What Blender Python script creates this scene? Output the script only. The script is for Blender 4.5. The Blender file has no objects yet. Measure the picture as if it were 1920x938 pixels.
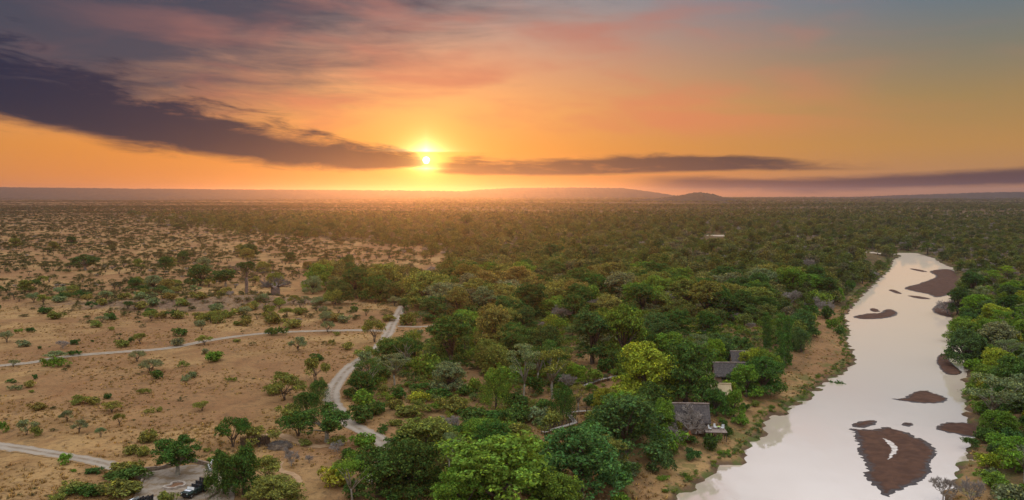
import bpy, bmesh, math, random
import numpy as np
from mathutils import Vector, Matrix

R = math.radians
scene = bpy.context.scene
COL = scene.collection

# ------------------------------------------------------------------ camera
CAM_H = 55.0
FPX = 1507.0                       # focal length in pixels of a 1920 wide frame
HORIZON = 362.0
PITCH = math.atan((469.0 - HORIZON) / FPX)
cam_d = bpy.data.cameras.new('camera')
cam = bpy.data.objects.new('camera', cam_d)
COL.objects.link(cam)
cam.location = (0, 0, CAM_H)
cam.rotation_euler = (R(90) - PITCH, 0, 0)
cam_d.sensor_width = 36.0
cam_d.lens = 36.0 * FPX / 1920.0
cam_d.clip_start = 1.0
cam_d.clip_end = 60000.0
scene.camera = cam

# ------------------------------------------------------------------ sun, exposure
SUN_AZ = -6.06                     # degrees from +Y, negative to the left
SUN_EL = 2.3
sdir = Vector((math.sin(R(SUN_AZ)) * math.cos(R(SUN_EL)), math.cos(R(SUN_AZ)) * math.cos(R(SUN_EL)), math.sin(R(SUN_EL))))
sun_d = bpy.data.lights.new('sun', 'SUN')
sun_d.energy = 2.3
sun_d.angle = R(0.6)
sun_d.color = (1.0, 0.33, 0.06)
sun = bpy.data.objects.new('sun', sun_d)
COL.objects.link(sun)
sun.rotation_euler = (-sdir).to_track_quat('-Z', 'Y').to_euler()
sun.location = sdir * 300 + Vector((0, 0, 100))

vs = scene.view_settings
vs.view_transform = 'Standard'
vs.look = 'None'
vs.exposure = 0.0
vs.gamma = 1.0
vs.use_curve_mapping = False
scene.render.engine = 'CYCLES'
cy = scene.cycles
cy.use_denoising = True
try:
    cy.denoiser = 'OPENIMAGEDENOISE'
    cy.denoising_input_passes = 'RGB_ALBEDO_NORMAL'
    cy.denoising_prefilter = 'ACCURATE'
except Exception:
    pass
cy.max_bounces = 6
cy.diffuse_bounces = 3
cy.glossy_bounces = 2
cy.transmission_bounces = 3
cy.volume_bounces = 1
cy.transparent_max_bounces = 4
cy.use_adaptive_sampling = True
cy.adaptive_threshold = 0.015
cy.sample_clamp_indirect = 4.0

# ------------------------------------------------------------------ world: dawn sky, by azimuth and elevation
class N:
    """a value in a node tree, with arithmetic"""
    def __init__(s, t, sock): s.t, s.s = t, sock
    def _m(s, op, *o, clamp=False):
        n = s.t.nodes.new('ShaderNodeMath'); n.operation = op; n.use_clamp = clamp
        for i, x in enumerate((s,) + o):
            if isinstance(x, N): s.t.links.new(x.s, n.inputs[i])
            else: n.inputs[i].default_value = float(x)
        return N(s.t, n.outputs[0])
    def __add__(s, o): return s._m('ADD', o)
    def __radd__(s, o): return s._m('ADD', o)
    def __sub__(s, o): return s._m('SUBTRACT', o)
    def __rsub__(s, o): return (s * -1.0) + o
    def __mul__(s, o): return s._m('MULTIPLY', o)
    def __rmul__(s, o): return s._m('MULTIPLY', o)
    def __truediv__(s, o): return s._m('DIVIDE', o)
    def exp(s): return s._m('EXPONENT')
    def clamp(s): return s._m('ADD', 0.0, clamp=True)
    def abs(s): return s._m('ABSOLUTE')
    def smooth(s, a, b, lo=0.0, hi=1.0):
        n = s.t.nodes.new('ShaderNodeMapRange'); n.interpolation_type = 'SMOOTHSTEP'
        s.t.links.new(s.s, n.inputs[0])
        for i, x in enumerate((a, b, lo, hi)):
            if isinstance(x, N): s.t.links.new(x.s, n.inputs[i + 1])
            else: n.inputs[i + 1].default_value = x
        return N(s.t, n.outputs[0])
    def ramp(s, stops, lo, hi):
        """colour or value by position between lo and hi"""
        n = s.t.nodes.new('ShaderNodeValToRGB')
        k = (s - lo) / (hi - lo)
        s.t.links.new(k.s, n.inputs[0])
        e = n.color_ramp.elements
        while len(e) < len(stops): e.new(0.5)
        for i, (p, c) in enumerate(stops):
            e[i].position = (p - lo) / (hi - lo)
            if not isinstance(c, (tuple, list)): c = (c, c, c)
            e[i].color = (c[0], c[1], c[2], 1)
        return N(s.t, n.outputs[0])

def mixc(t, f, a, b, mode='MIX'):
    n = t.nodes.new('ShaderNodeMix'); n.data_type = 'RGBA'; n.blend_type = mode
    n.clamp_factor = True
    for i, x in ((0, f), (6, a), (7, b)):
        if isinstance(x, N): t.links.new(x.s, n.inputs[i])
        elif isinstance(x, (tuple, list)): n.inputs[i].default_value = (*x[:3], 1)
        else: n.inputs[i].default_value = x
    return N(t, n.outputs[2])

def noise(t, vec, scale, detail=3.0, rough=0.5, dist=0.0, dim='3D'):
    n = t.nodes.new('ShaderNodeTexNoise'); n.noise_dimensions = dim
    if vec is not None: t.links.new(vec.s, n.inputs['Vector'])
    n.inputs['Scale'].default_value = scale
    n.inputs['Detail'].default_value = detail
    n.inputs['Roughness'].default_value = rough
    n.inputs['Distortion'].default_value = dist
    return N(t, n.outputs[0])

def comb(t, x, y, z=0.0):
    n = t.nodes.new('ShaderNodeCombineXYZ')
    for i, v in enumerate((x, y, z)):
        if isinstance(v, N): t.links.new(v.s, n.inputs[i])
        else: n.inputs[i].default_value = v
    return N(t, n.outputs[0])

world = bpy.data.worlds.new('World')
scene.world = world
world.use_nodes = True
wt = world.node_tree
wt.nodes.clear()
tc = wt.nodes.new('ShaderNodeTexCoord')
nv = wt.nodes.new('ShaderNodeVectorMath'); nv.operation = 'NORMALIZE'
wt.links.new(tc.outputs['Generated'], nv.inputs[0])
sp = wt.nodes.new('ShaderNodeSeparateXYZ')
wt.links.new(nv.outputs[0], sp.inputs[0])
dx, dy, dz = (N(wt, sp.outputs[i]) for i in range(3))
el = dz._m('ARCSINE') * (180 / math.pi)
az = dx._m('ARCTAN2', dy) * (180 / math.pi)
dt = wt.nodes.new('ShaderNodeVectorMath'); dt.operation = 'DOT_PRODUCT'
wt.links.new(nv.outputs[0], dt.inputs[0]); dt.inputs[1].default_value = sdir
sang = N(wt, dt.outputs['Value'])._m('MINIMUM', 0.9999999)._m('ARCCOSINE') * (180 / math.pi)
aaz = (az - SUN_AZ).abs()

# clear sky: warm near the sun's side of the horizon, cool grey blue above and away
near_sky = el.ramp([(0, (0.70, 0.22, 0.060)), (3, (0.76, 0.26, 0.045)), (6, (0.80, 0.33, 0.11)), (9, (0.64, 0.30, 0.18)),
                    (13, (0.33, 0.28, 0.28)), (16, (0.46, 0.43, 0.46)), (20, (0.66, 0.65, 0.70)), (32, (1.20, 1.24, 1.32)), (90, (1.75, 1.92, 2.12))], 0, 90)
away_sky = el.ramp([(0, (0.42, 0.20, 0.11)), (3, (0.46, 0.23, 0.07)), (6, (0.34, 0.215, 0.085)), (9, (0.21, 0.19, 0.14)),
                    (13, (0.105, 0.165, 0.225)), (16, (0.34, 0.36, 0.42)), (20, (0.62, 0.64, 0.71)), (32, (1.20, 1.24, 1.32)), (90, (1.75, 1.92, 2.12))], 0, 90)
sky = mixc(wt, (az + 13.0).abs().smooth(8.0, 44.0), near_sky, away_sky)

# glow round the sun
def add(a, col, f):
    c = mixc(wt, 1.0, a, mixc(wt, f, (0, 0, 0), col), 'ADD')
    return c
glow_w = (sang * (-1 / 5.5)).exp()
glow_n = (sang * (-1 / 1.5)).exp()
sky = add(sky, (0.46, 0.20, 0.035), glow_w)
sky = add(sky, (0.80, 0.50, 0.08), glow_n)

# clouds
v_st = comb(wt, az * 0.06, el * 0.42, 1.7)
v_st2 = comb(wt, az * 0.16, el * 1.0, 7.3)
n1 = noise(wt, v_st, 2.0, 6.0, 0.58, 0.5)
n2 = noise(wt, v_st2, 2.6, 6.0, 0.62, 0.7)
wob = (n1 - 0.5) * 2.6 + (n2 - 0.5) * 1.3
lowL = az.ramp([(-60, 9.0 / 10), (-32.5, 4.5 / 10), (-25.8, 3.1 / 10), (-19, 2.2 / 10), (-12, 1.66 / 10), (-6.6, 1.85 / 10), (-5.0, 2.1 / 10)], -60, 0) * 10
topL = az.ramp([(-60, 14.0 / 15), (-32.5, 8.2 / 15), (-28, 7.5 / 15), (-23, 6.2 / 15), (-18.5, 5.0 / 15), (-13, 3.7 / 15), (-9, 3.0 / 15), (-5.0, 2.2 / 15)], -60, 0) * 15
thick = (topL - lowL)
n4 = noise(wt, comb(wt, az * 0.13 - el * 0.05, el * 0.62 + az * 0.07, 4.4), 1.9, 7.0, 0.60, 0.4)
e1 = el + wob * (0.12 + 0 * 1) * 1.0
lo_edge = (el - lowL + wob * 0.34).smooth(-0.15, 0.60)
hi_edge = (el - topL + (n4 - 0.5) * thick * 2.6 + wob * (thick * 0.25)).smooth(thick * -0.34, thick * 0.42, 1.0, 0.0)
m_main = lo_edge * hi_edge * (n2 + n1 * 0.7 + n4 * 0.5).smooth(0.60, 1.05, 0.72, 1.0) * az.smooth(-7.0, -5.0, 1.0, 0.0) * az.smooth(-110, -60)
lowR = az.ramp([(-6, 1.5 / 4), (-4.5, 1.35 / 4), (1.5, 1.2 / 4), (9, 1.35 / 4), (16, 1.55 / 4), (30, 1.45 / 4)], -6, 30) * 4
topR = az.ramp([(-6, 1.7 / 4), (-4.0, 2.35 / 4), (1.5, 2.25 / 4), (6, 2.5 / 4), (10.5, 2.8 / 4), (16, 2.55 / 4), (20, 2.0 / 4), (30, 1.6 / 4)], -6, 30) * 4
m_right = (el - lowR + wob * 0.13).smooth(-0.12, 0.18) * (n4 + n2).smooth(0.72, 1.0, 0.82, 1.0) * (el - topR + wob * 0.6).smooth(-0.35, 0.25, 1.0, 0.0) * az.smooth(-6.4, -4.2) * az.smooth(17, 27, 1.0, 0.0)
midR = az.ramp([(8, 0.62 / 4), (20, 0.48 / 4), (26, 0.75 / 4), (32, 1.0 / 4), (45, 1.6 / 4)], 8, 45) * 4
m_low = ((el - midR + wob * 0.22).abs()).smooth(0.20, 0.70, 1.0, 0.0) * az.smooth(7, 13) * az.smooth(60, 90, 1.0, 0.0)
core = ((el - lowL - thick * 0.40 + (n4 - 0.5) * thick * 0.5) / (thick * 0.55)).abs().smooth(0.45, 1.0, 1.0, 0.0) * az.smooth(-6.6, -5.2, 1.0, 0.0) * az.smooth(-110, -60)
m_main = m_main._m('MAXIMUM', core)
cloud_c = mixc(wt, (sang * (-1 / 3.5)).exp(), (0.004, 0.007, 0.042), (0.13, 0.040, 0.018))
veil = (((az * -0.045 + el * 0.10 + wob * 0.10))+ (n1 - 0.5) * 0.8 + (n4 - 0.5) * 0.35).smooth(0.82, 2.05) * az.smooth(-110, -60) * el.smooth(20, 45, 1.0, 0.0)
sky = mixc(wt, veil * (el - lowL + wob * 0.3).smooth(-0.4, 1.2) * 0.96, sky, (0.040, 0.045, 0.080))
# pink high streaks above the sun
n3 = noise(wt, comb(wt, az * 0.05 + el * 0.02, el * 0.20, 3.1), 2.0, 4.0, 0.50, 0.3)
m_pink = n3.smooth(0.42, 0.70) * (az + 2.0).abs().smooth(8, 30, 1.0, 0.12) * el.smooth(3.0, 5.0) * el.smooth(14, 40, 1.0, 0.35)
sky = mixc(wt, m_pink * 0.72, sky, mixc(wt, el.smooth(5, 14), (0.72, 0.20, 0.10), (0.42, 0.17, 0.14)))
sky = mixc(wt, m_main * 0.99, sky, cloud_c)
sky = mixc(wt, m_right * 0.92, sky, mixc(wt, (sang * (-1 / 4.0)).exp(), (0.030, 0.020, 0.045), (0.15, 0.045, 0.02)))
sky = mixc(wt, m_low * 0.95, sky, (0.055, 0.032, 0.055))
# sun disc and the bright rims of the gap it stands in
disc = sang.smooth(0.19, 0.27, 1.0, 0.0)
bars = ((el - SUN_EL + 0.10).abs().smooth(0.015, 0.05)) * ((el - SUN_EL + 0.40).abs().smooth(0.06, 0.12))
sky = add(sky, (1.5, 0.95, 0.30), (sang * (-1 / 0.55)).exp())
sky = add(sky, (6.0, 5.2, 3.4), disc * bars)
rim_top = ((el - 2.83).smooth(0.0, 0.14)) * ((el - 2.83) * -2.2).exp() * (((az - SUN_AZ).abs()) * -1.15).exp()
sky = add(sky, (2.6, 2.2, 1.25), rim_top.clamp())
rim_bot = ((el - 1.72).abs() * -9.0).exp() * ((aaz) * -1.6).exp()
sky = add(sky, (2.2, 1.7, 0.6), rim_bot)
below = el.smooth(-1.0, 0.0)
sky = mixc(wt, below, (0.12, 0.085, 0.06), sky)

nish = wt.nodes.new('ShaderNodeTexSky')
nish.sky_type = 'NISHITA'
nish.sun_disc = False
nish.sun_elevation = R(SUN_EL)
nish.sun_rotation = R(SUN_AZ)
nish.altitude = 300
nish.dust_density = 0.3
bg1 = wt.nodes.new('ShaderNodeBackground'); bg1.inputs[1].default_value = 0.006
wt.links.new(nish.outputs[0], bg1.inputs[0])
bg2 = wt.nodes.new('ShaderNodeBackground'); bg2.inputs[1].default_value = 1.0
wt.links.new(sky.s, bg2.inputs[0])
ash = wt.nodes.new('ShaderNodeAddShader')
wt.links.new(bg1.outputs[0], ash.inputs[0]); wt.links.new(bg2.outputs[0], ash.inputs[1])
wout = wt.nodes.new('ShaderNodeOutputWorld')
wt.links.new(ash.outputs[0], wout.inputs[0])
world.cycles.sampling_method = 'MANUAL'
world.cycles.sample_map_resolution = 1024

# ------------------------------------------------------------------ pixel <-> place
CP, SP_ = math.cos(PITCH), math.sin(PITCH)
def ray(px, py):
    x = (px - 960.0) / FPX; y = -(py - 469.0) / FPX
    return Vector((x, CP + y * SP_, -SP_ + y * CP))
def at(px, py, z=0.0):
    d = ray(px, py)
    t = (z - CAM_H) / d.z
    return Vector((d.x * t, d.y * t, z))
def depth_of(p):
    return p[1] * CP - (p[2] - CAM_H) * SP_
def project(p):
    d = depth_of(p)
    u = p[1] * SP_ + (p[2] - CAM_H) * CP
    return 960 + FPX * p[0] / d, 469 - FPX * u / d

# ------------------------------------------------------------------ terrain
WATER = -3.0
def E(zx, zy): return (1440 + zx / 1.883, 440 + zy / 1.883)
left_px = [(1261, 940), (1287, 922), (1299, 909), (1338, 892), (1346, 876), (1392, 868), (1408, 838), (1429, 816), (1439, 787), (1462, 775),
           E(40, 640), E(100, 602), E(150, 570), E(190, 522), E(255, 492), E(298, 458), E(300, 425), E(278, 385), E(280, 330), E(270, 287),
           E(298, 250), E(330, 215), E(385, 165), E(430, 125), E(438, 92)]
right_px = [E(612, 100), E(655, 118), E(672, 150), E(655, 200), E(645, 250), E(650, 300), E(665, 350), E(690, 400), E(700, 450),
            E(700, 500), E(695, 560), E(700, 610), E(715, 660), E(752, 690), E(735, 740), E(700, 800), E(670, 860), E(625, 940)]
far_px = [(1690, 479), (1640, 481), (1590, 478), (1560, 468), (1480, 455), (1400, 448.5), (1340, 446.5), (1318, 444), (1324, 441), (1358, 440.5),
          (1440, 446), (1540, 458), (1600, 471), (1660, 473.5), (1720, 475), (1752, 484)]
rv = [at(*p, WATER) for p in left_px + far_px + right_px]
# downstream, out of the frame, the river goes on towards the camera's side
rv += [Vector((60, 95, WATER)), Vector((50, 40, WATER)), Vector((30, -60, WATER)), Vector((-40, -200, WATER)),
       Vector((-100, -200, WATER)), Vector((-30, -50, WATER)), Vector((-5, 40, WATER)), Vector((10, 100, WATER))]
RIV = np.array([(p.x, p.y) for p in rv])

def inside(poly, X, Y):
    c = np.zeros(X.shape, bool)
    n = len(poly)
    for i in range(n):
        x1, y1 = poly[i]; x2, y2 = poly[(i + 1) % n]
        if y1 == y2: continue
        k = ((y1 > Y) != (y2 > Y)) & (X < (x2 - x1) * (Y - y1) / (y2 - y1) + x1)
        c ^= k
    return c
def seg_dist(poly, X, Y, closed=True):
    d = np.full(X.shape, 1e9)
    n = len(poly)
    for i in range(n if closed else n - 1):
        x1, y1 = poly[i]; x2, y2 = poly[(i + 1) % n]
        L = (x2 - x1) ** 2 + (y2 - y1) ** 2 + 1e-9
        t = np.clip(((X - x1) * (x2 - x1) + (Y - y1) * (y2 - y1)) / L, 0, 1)
        d = np.minimum(d, (X - x1 - t * (x2 - x1)) ** 2 + (Y - y1 - t * (y2 - y1)) ** 2)
    return np.sqrt(d)
def river_sdf(X, Y):
    X = np.asarray(X, float); Y = np.asarray(Y, float)
    out = np.full(X.shape, 200.0)
    m = (X > RIV[:, 0].min() - 60) & (X < RIV[:, 0].max() + 60) & (Y > RIV[:, 1].min() - 60) & (Y < RIV[:, 1].max() + 60)
    if m.any():
        x, y = X[m], Y[m]
        wob = 0.9 * np.sin(x * .55 + 1.3 * np.sin(y * .33)) + 0.6 * np.sin(y * .9 + x * .4) + 0.4 * np.sin(x * 1.7 - y * 1.3)
        d = seg_dist(RIV, x, y)
        s = np.where(inside(RIV, x, y), -d, d) + wob
        out[m] = s
    return out
def sstep(a, b, x):
    t = np.clip((x - a) / (b - a), 0, 1); return t * t * (3 - 2 * t)
MOUND = at(440, 578)
def height(X, Y):
    X = np.asarray(X, float); Y = np.asarray(Y, float)
    d = river_sdf(X, Y)
    und = 0.35 * np.sin(X * .045 + 1.1 * np.sin(Y * .031)) + 0.3 * np.sin(Y * .06 + X * .021) + 0.05 * np.sin(X * .21 + Y * .13) + 0.04 * np.sin(Y * .31 - X * .17)
    und = und * sstep(100, 160, Y)
    far = 3.0 * np.sin(X * .0023 + .7) * np.sin(Y * .0017) * sstep(900, 2500, Y) + 2.0 * np.sin(Y * .006 + X * .002) * sstep(900, 2500, Y)
    base = und + far + 1.0
    # stony rise beside the two baobabs
    mx, my = MOUND.x, MOUND.y
    base = base + 3.2 * np.exp(-(((X - mx - 4) / 26) ** 2 + ((Y - my - 12) / 13) ** 2)) + 2.0 * np.exp(-(((X - mx + 38) / 34) ** 2 + ((Y - my - 6) / 12) ** 2))
    lift = 0.95 * sstep(-0.3, 1.6, d) + (base - WATER - 0.95) * sstep(1.0, 19.0, d)
    z = np.where(d < -0.3, WATER - 1.2 * sstep(0.3, 6.0, -d) - 0.05, WATER - 0.05 + lift)
    return z
def gz(x, y): return float(height(np.array([x]), np.array([y]))[0])
def ground_at(px, py):
    p = at(px, py, 1.0)
    for _ in range(6):
        z = gz(p.x, p.y); p = at(px, py, z)
    return p

# ------------------------------------------------------------------ mesh helpers
def mesh_np(name, V, F, mats=(), fmat=None, smooth=False):
    """V (n,3), F (m,k) all of one size k, or a list of such arrays"""
    me = bpy.data.meshes.new(name)
    Fs = F if isinstance(F, list) else [F]
    Fs = [np.asarray(f, np.int32) for f in Fs if len(f)]
    me.vertices.add(len(V)); me.vertices.foreach_set('co', np.asarray(V, np.float32).ravel())
    nl = sum(f.size for f in Fs); nf = sum(len(f) for f in Fs)
    me.loops.add(nl); me.loops.foreach_set('vertex_index', np.concatenate([f.ravel() for f in Fs]))
    me.polygons.add(nf)
    tot = np.concatenate([np.full(len(f), f.shape[1], np.int32) for f in Fs])
    st = np.concatenate([[0], np.cumsum(tot)[:-1]]).astype(np.int32)
    me.polygons.foreach_set('loop_start', st)
    for m in mats: me.materials.append(m)
    if fmat is not None: me.polygons.foreach_set('material_index', np.asarray(fmat, np.int32))
    if smooth: me.polygons.foreach_set('use_smooth', np.ones(nf, bool))
    me.update(calc_edges=True); me.validate()
    return me

class MB:
    """collects pieces of one mesh (lists of verts and faces)"""
    def __init__(s): s.v, s.f, s.m = [], [], []
    def add(s, V, F, mi=0):
        o = len(s.v); s.v += [tuple(p) for p in V]; s.f += [tuple(i + o for i in f) for f in F]; s.m += [mi] * len(F)
    def box(s, c, size, M=None, mi=0, taper=1.0):
        cx, cy_, cz = c; a, b, h = (k / 2 for k in size)
        V = [Vector((sx * a * (taper if sz > 0 else 1), sy * b * (taper if sz > 0 else 1), sz * h)) for sz in (-1, 1) for sx, sy in ((-1, -1), (1, -1), (1, 1), (-1, 1))]
        V = [(M @ p if M else p) + Vector(c) for p in V]
        s.add(V, [(3, 2, 1, 0), (4, 5, 6, 7), (0, 1, 5, 4), (1, 2, 6, 5), (2, 3, 7, 6), (3, 0, 4, 7)], mi)
    def tube(s, pts, rad, n=6, mi=0, cap=True):
        pts = [Vector(p) for p in pts]
        rings = []
        for i, p in enumerate(pts):
            d = (pts[min(i + 1, len(pts) - 1)] - pts[max(i - 1, 0)])
            d = d.normalized() if d.length > 1e-6 else Vector((0, 0, 1))
            a = d.cross(Vector((0.31, 0.93, 0.17))).normalized(); b = d.cross(a)
            rings.append([p + (a * math.cos(2 * math.pi * k / n) + b * math.sin(2 * math.pi * k / n)) * rad[i] for k in range(n)])
        V = [q for r in rings for q in r]
        F = []
        for i in range(len(pts) - 1):
            for k in range(n):
                F.append((i * n + k, i * n + (k + 1) % n, (i + 1) * n + (k + 1) % n, (i + 1) * n + k))
        if cap:
            F.append(tuple(range(n - 1, -1, -1))); F.append(tuple((len(pts) - 1) * n + k for k in range(n)))
        s.add(V, F, mi)
    def mesh(s, name, mats, smooth=False):
        me = bpy.data.meshes.new(name)
        me.from_pydata(s.v, [], s.f)
        for m in (mats if isinstance(mats, (list, tuple)) else [mats]): me.materials.append(m)
        me.polygons.foreach_set('material_index', np.array(s.m, np.int32))
        if smooth: me.polygons.foreach_set('use_smooth', np.ones(len(s.f), bool))
        me.update()
        return me

def link(name, me, parent=None, loc=(0, 0, 0), rz=0.0, scale=None):
    o = bpy.data.objects.new(name, me)
    COL.objects.link(o)
    o.location = loc; o.rotation_euler = (0, 0, rz)
    if scale is not None: o.scale = scale
    if parent: o.parent = parent
    return o
def tag(o, label=None, cat=None, group=None, kind=None):
    if label: o['label'] = label
    if cat: o['category'] = cat
    if group: o['group'] = group
    if kind: o['kind'] = kind
    return o

# ------------------------------------------------------------------ materials
def new_mat(name):
    m = bpy.data.materials.new(name); m.use_nodes = True
    t = m.node_tree; t.nodes.clear()
    out = t.nodes.new('ShaderNodeOutputMaterial')
    return m, t, out
def coords(t, which='Object'):
    n = t.nodes.new('ShaderNodeTexCoord'); return N(t, n.outputs[which])
def principled(t, out, col, rough=0.85, spec=0.2, bump=None, bump_d=0.1, bump_s=0.5):
    b = t.nodes.new('ShaderNodeBsdfPrincipled')
    if isinstance(col, N): t.links.new(col.s, b.inputs['Base Color'])
    else: b.inputs['Base Color'].default_value = (*col, 1)
    if isinstance(rough, N): t.links.new(rough.s, b.inputs['Roughness'])
    else: b.inputs['Roughness'].default_value = rough
    b.inputs['Specular IOR Level'].default_value = spec
    if bump is not None:
        bn = t.nodes.new('ShaderNodeBump'); bn.inputs['Distance'].default_value = bump_d; bn.inputs['Strength'].default_value = bump_s
        t.links.new(bump.s, bn.inputs['Height']); t.links.new(bn.outputs[0], b.inputs['Normal'])
    t.links.new(b.outputs[0], out.inputs[0])
    return b
def simple_mat(name, c1, c2=None, scale=3.0, rough=0.8, spec=0.2, metal=0.0, bump=0.0):
    m, t, out = new_mat(name)
    if c2 is None: c2 = tuple(k * 0.75 for k in c1)
    n = noise(t, coords(t), scale, 4.0, 0.6)
    b = principled(t, out, mixc(t, n.smooth(0.35, 0.65), c1, c2), rough, spec, n if bump else None, bump, 0.6)
    b.inputs['Metallic'].default_value = metal
    return m

def leaf_mat(name, source, ramp=None, trans=0.25):
    """foliage: colour from the thing (obj.color) or drawn per plant from a ramp; varied leaf by leaf"""
    m, t, out = new_mat(name)
    oi = t.nodes.new('ShaderNodeObjectInfo')
    geo = t.nodes.new('ShaderNodeNewGeometry')
    isl = N(t, geo.outputs['Random Per Island'])
    if source == 'object': col = N(t, oi.outputs['Color'])
    else: col = N(t, oi.outputs['Random']).ramp([(i / (len(ramp) - 1), c) for i, c in enumerate(ramp)], 0, 1)
    hs = t.nodes.new('ShaderNodeHueSaturation')
    col = mixc(t, isl.smooth(0.80, 0.94) * 0.65, col, mixc(t, 1.0, col, (2.0, 1.45, 0.8), 'MULTIPLY'))
    big = noise(t, coords(t), 0.45, 3.0, 0.6)
    hue = (isl - 0.5) * 0.035 + (big - 0.5) * 0.07 + 0.5
    val = isl.smooth(0, 1, 0.60, 1.55) * big.smooth(0.3, 0.7, 0.82, 1.18)
    t.links.new(hue.s, hs.inputs['Hue']); t.links.new(val.s, hs.inputs['Value'])
    hs.inputs['Saturation'].default_value = 1.0
    t.links.new(col.s, hs.inputs['Color'])
    d = t.nodes.new('ShaderNodeBsdfDiffuse'); tr = t.nodes.new('ShaderNodeBsdfTranslucent')
    t.links.new(hs.outputs[0], d.inputs[0])
    br = t.nodes.new('ShaderNodeMix'); br.data_type = 'RGBA'; br.blend_type = 'MULTIPLY'; br.inputs[0].default_value = 1.0
    t.links.new(hs.outputs[0], br.inputs[6]); br.inputs[7].default_value = (1.35, 1.25, 0.6, 1)
    t.links.new(br.outputs[2], tr.inputs[0])
    mx = t.nodes.new('ShaderNodeMixShader'); mx.inputs[0].default_value = trans
    t.links.new(d.outputs[0], mx.inputs[1]); t.links.new(tr.outputs[0], mx.inputs[2])
    t.links.new(mx.outputs[0], out.inputs[0])
    return m

PAL = {  # real foliage colours
    'deep green':     (0.046, 0.088, 0.020),
    'dark green':     (0.042, 0.080, 0.022),
    'blue-green':     (0.050, 0.092, 0.028),
    'fresh green':    (0.098, 0.160, 0.024),
    'yellow-green':   (0.180, 0.195, 0.024),
    'olive':          (0.130, 0.138, 0.034),
    'grey-green':     (0.128, 0.152, 0.076),
    'brownish olive': (0.150, 0.132, 0.038),
    'bright green':   (0.120, 0.190, 0.022),
}
M_LEAF = leaf_mat('leaves', 'object')
M_SAV = leaf_mat('savanna_leaves', 'rand', [(0.062, 0.074, 0.028), (0.090, 0.090, 0.034), (0.042, 0.056, 0.022), (0.098, 0.086, 0.038), (0.062, 0.088, 0.026), (0.080, 0.078, 0.042)])
M_WOOD = leaf_mat('woodland_leaves', 'rand', [(0.070, 0.105, 0.026), (0.125, 0.132, 0.034), (0.056, 0.084, 0.024), (0.100, 0.142, 0.028), (0.138, 0.125, 0.040), (0.076, 0.112, 0.038), (0.130, 0.160, 0.042), (0.190, 0.185, 0.070), (0.050, 0.074, 0.024), (0.165, 0.150, 0.095), (0.110, 0.165, 0.030)])
M_BANK = leaf_mat('bank_leaves', 'rand', [(0.085, 0.150, 0.024), (0.140, 0.195, 0.024), (0.065, 0.118, 0.028), (0.115, 0.148, 0.056), (0.180, 0.210, 0.026), (0.072, 0.115, 0.040)])
M_BARK = simple_mat('bark', (0.075, 0.055, 0.040), (0.13, 0.10, 0.075), 2.0, 0.9, 0.1, bump=0.03)
M_PALE = simple_mat('pale_bark', (0.33, 0.29, 0.22), (0.21, 0.18, 0.14), 1.5, 0.85, 0.1, bump=0.02)
M_DEAD = simple_mat('dead_twigs', (0.16, 0.135, 0.115), (0.10, 0.085, 0.075), 2.0, 0.9, 0.1)
M_TWIG = simple_mat('grey_twigs', (0.34, 0.29, 0.25), (0.22, 0.18, 0.15), 2.0, 0.9, 0.1)
M_BAOB = simple_mat('baobab_bark', (0.20, 0.15, 0.125), (0.12, 0.09, 0.075), 0.9, 0.8, 0.15, bump=0.1)

def ground_mat():
    m, t, out = new_mat('dry_ground')
    p = coords(t)
    big = noise(t, p, 0.012, 5.0, 0.6, 0.4)
    mid = noise(t, p, 0.075, 6.0, 0.62, 0.6)
    fine = noise(t, p, 0.9, 5.0, 0.7)
    vfine = noise(t, p, 4.0, 3.0, 0.7)
    c = mixc(t, mid.smooth(0.36, 0.62), (0.240, 0.130, 0.050), (0.385, 0.228, 0.092))
    c = mixc(t, big.smooth(0.42, 0.58) * 0.65, c, (0.215, 0.098, 0.046))
    c = mixc(t, fine.smooth(0.50, 0.66) * 0.60, c, (0.090, 0.056, 0.030))
    tuft = noise(t, p, 0.30, 5.0, 0.75, 0.3)
    c = mixc(t, tuft.smooth(0.52, 0.68) * 0.6, c, (0.105, 0.064, 0.034))
    c = mixc(t, vfine.smooth(0.45, 0.75) * 0.35, c, (0.42, 0.275, 0.14))
    # grey stony soil of the low rise
    sx = t.nodes.new('ShaderNodeSeparateXYZ'); t.links.new(p.s, sx.inputs[0])
    X, Y = N(t, sx.outputs[0]), N(t, sx.outputs[1])
    rx = (X - (MOUND.x - 20)) * (1 / 74); ry = (Y - (MOUND.y + 6)) * (1 / 22)
    rr = (rx * rx + ry * ry) + (mid - 0.5) * 2.6 + (tuft - 0.5) * 1.4
    st = noise(t, p, 0.55, 4.0, 0.75)
    c = mixc(t, rr.smooth(0.25, 1.3, 0.75, 0.0), c, mixc(t, st.smooth(0.4, 0.6), (0.080, 0.052, 0.038), (0.200, 0.135, 0.092)))
    wa = t.nodes.new('ShaderNodeAttribute'); wa.attribute_name = 'litter_shade'  # leaf litter, and shade between the crowns painted into the ground colour
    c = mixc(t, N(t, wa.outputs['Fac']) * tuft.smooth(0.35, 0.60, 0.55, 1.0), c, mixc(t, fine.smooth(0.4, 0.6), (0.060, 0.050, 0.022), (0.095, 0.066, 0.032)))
    # damp dark soil just above the waterline
    Z = N(t, sx.outputs[2])
    c = mixc(t, (Z + (fine - 0.5) * 1.2).smooth(-2.85, -1.9, 0.85, 0.0), c, (0.085, 0.055, 0.036))
    green = noise(t, p, 0.22, 4.0, 0.6)
    c = mixc(t, (Z + (mid - 0.5) * 1.5).smooth(-2.6, -0.2, 1.0, 0.0) * green.smooth(0.48, 0.60) * 0.8, c, (0.085, 0.105, 0.026))
    principled(t, out, c, 0.95, 0.05, fine + vfine * 0.5, 0.35, 0.6)
    return m
M_GROUND = ground_mat()
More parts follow.
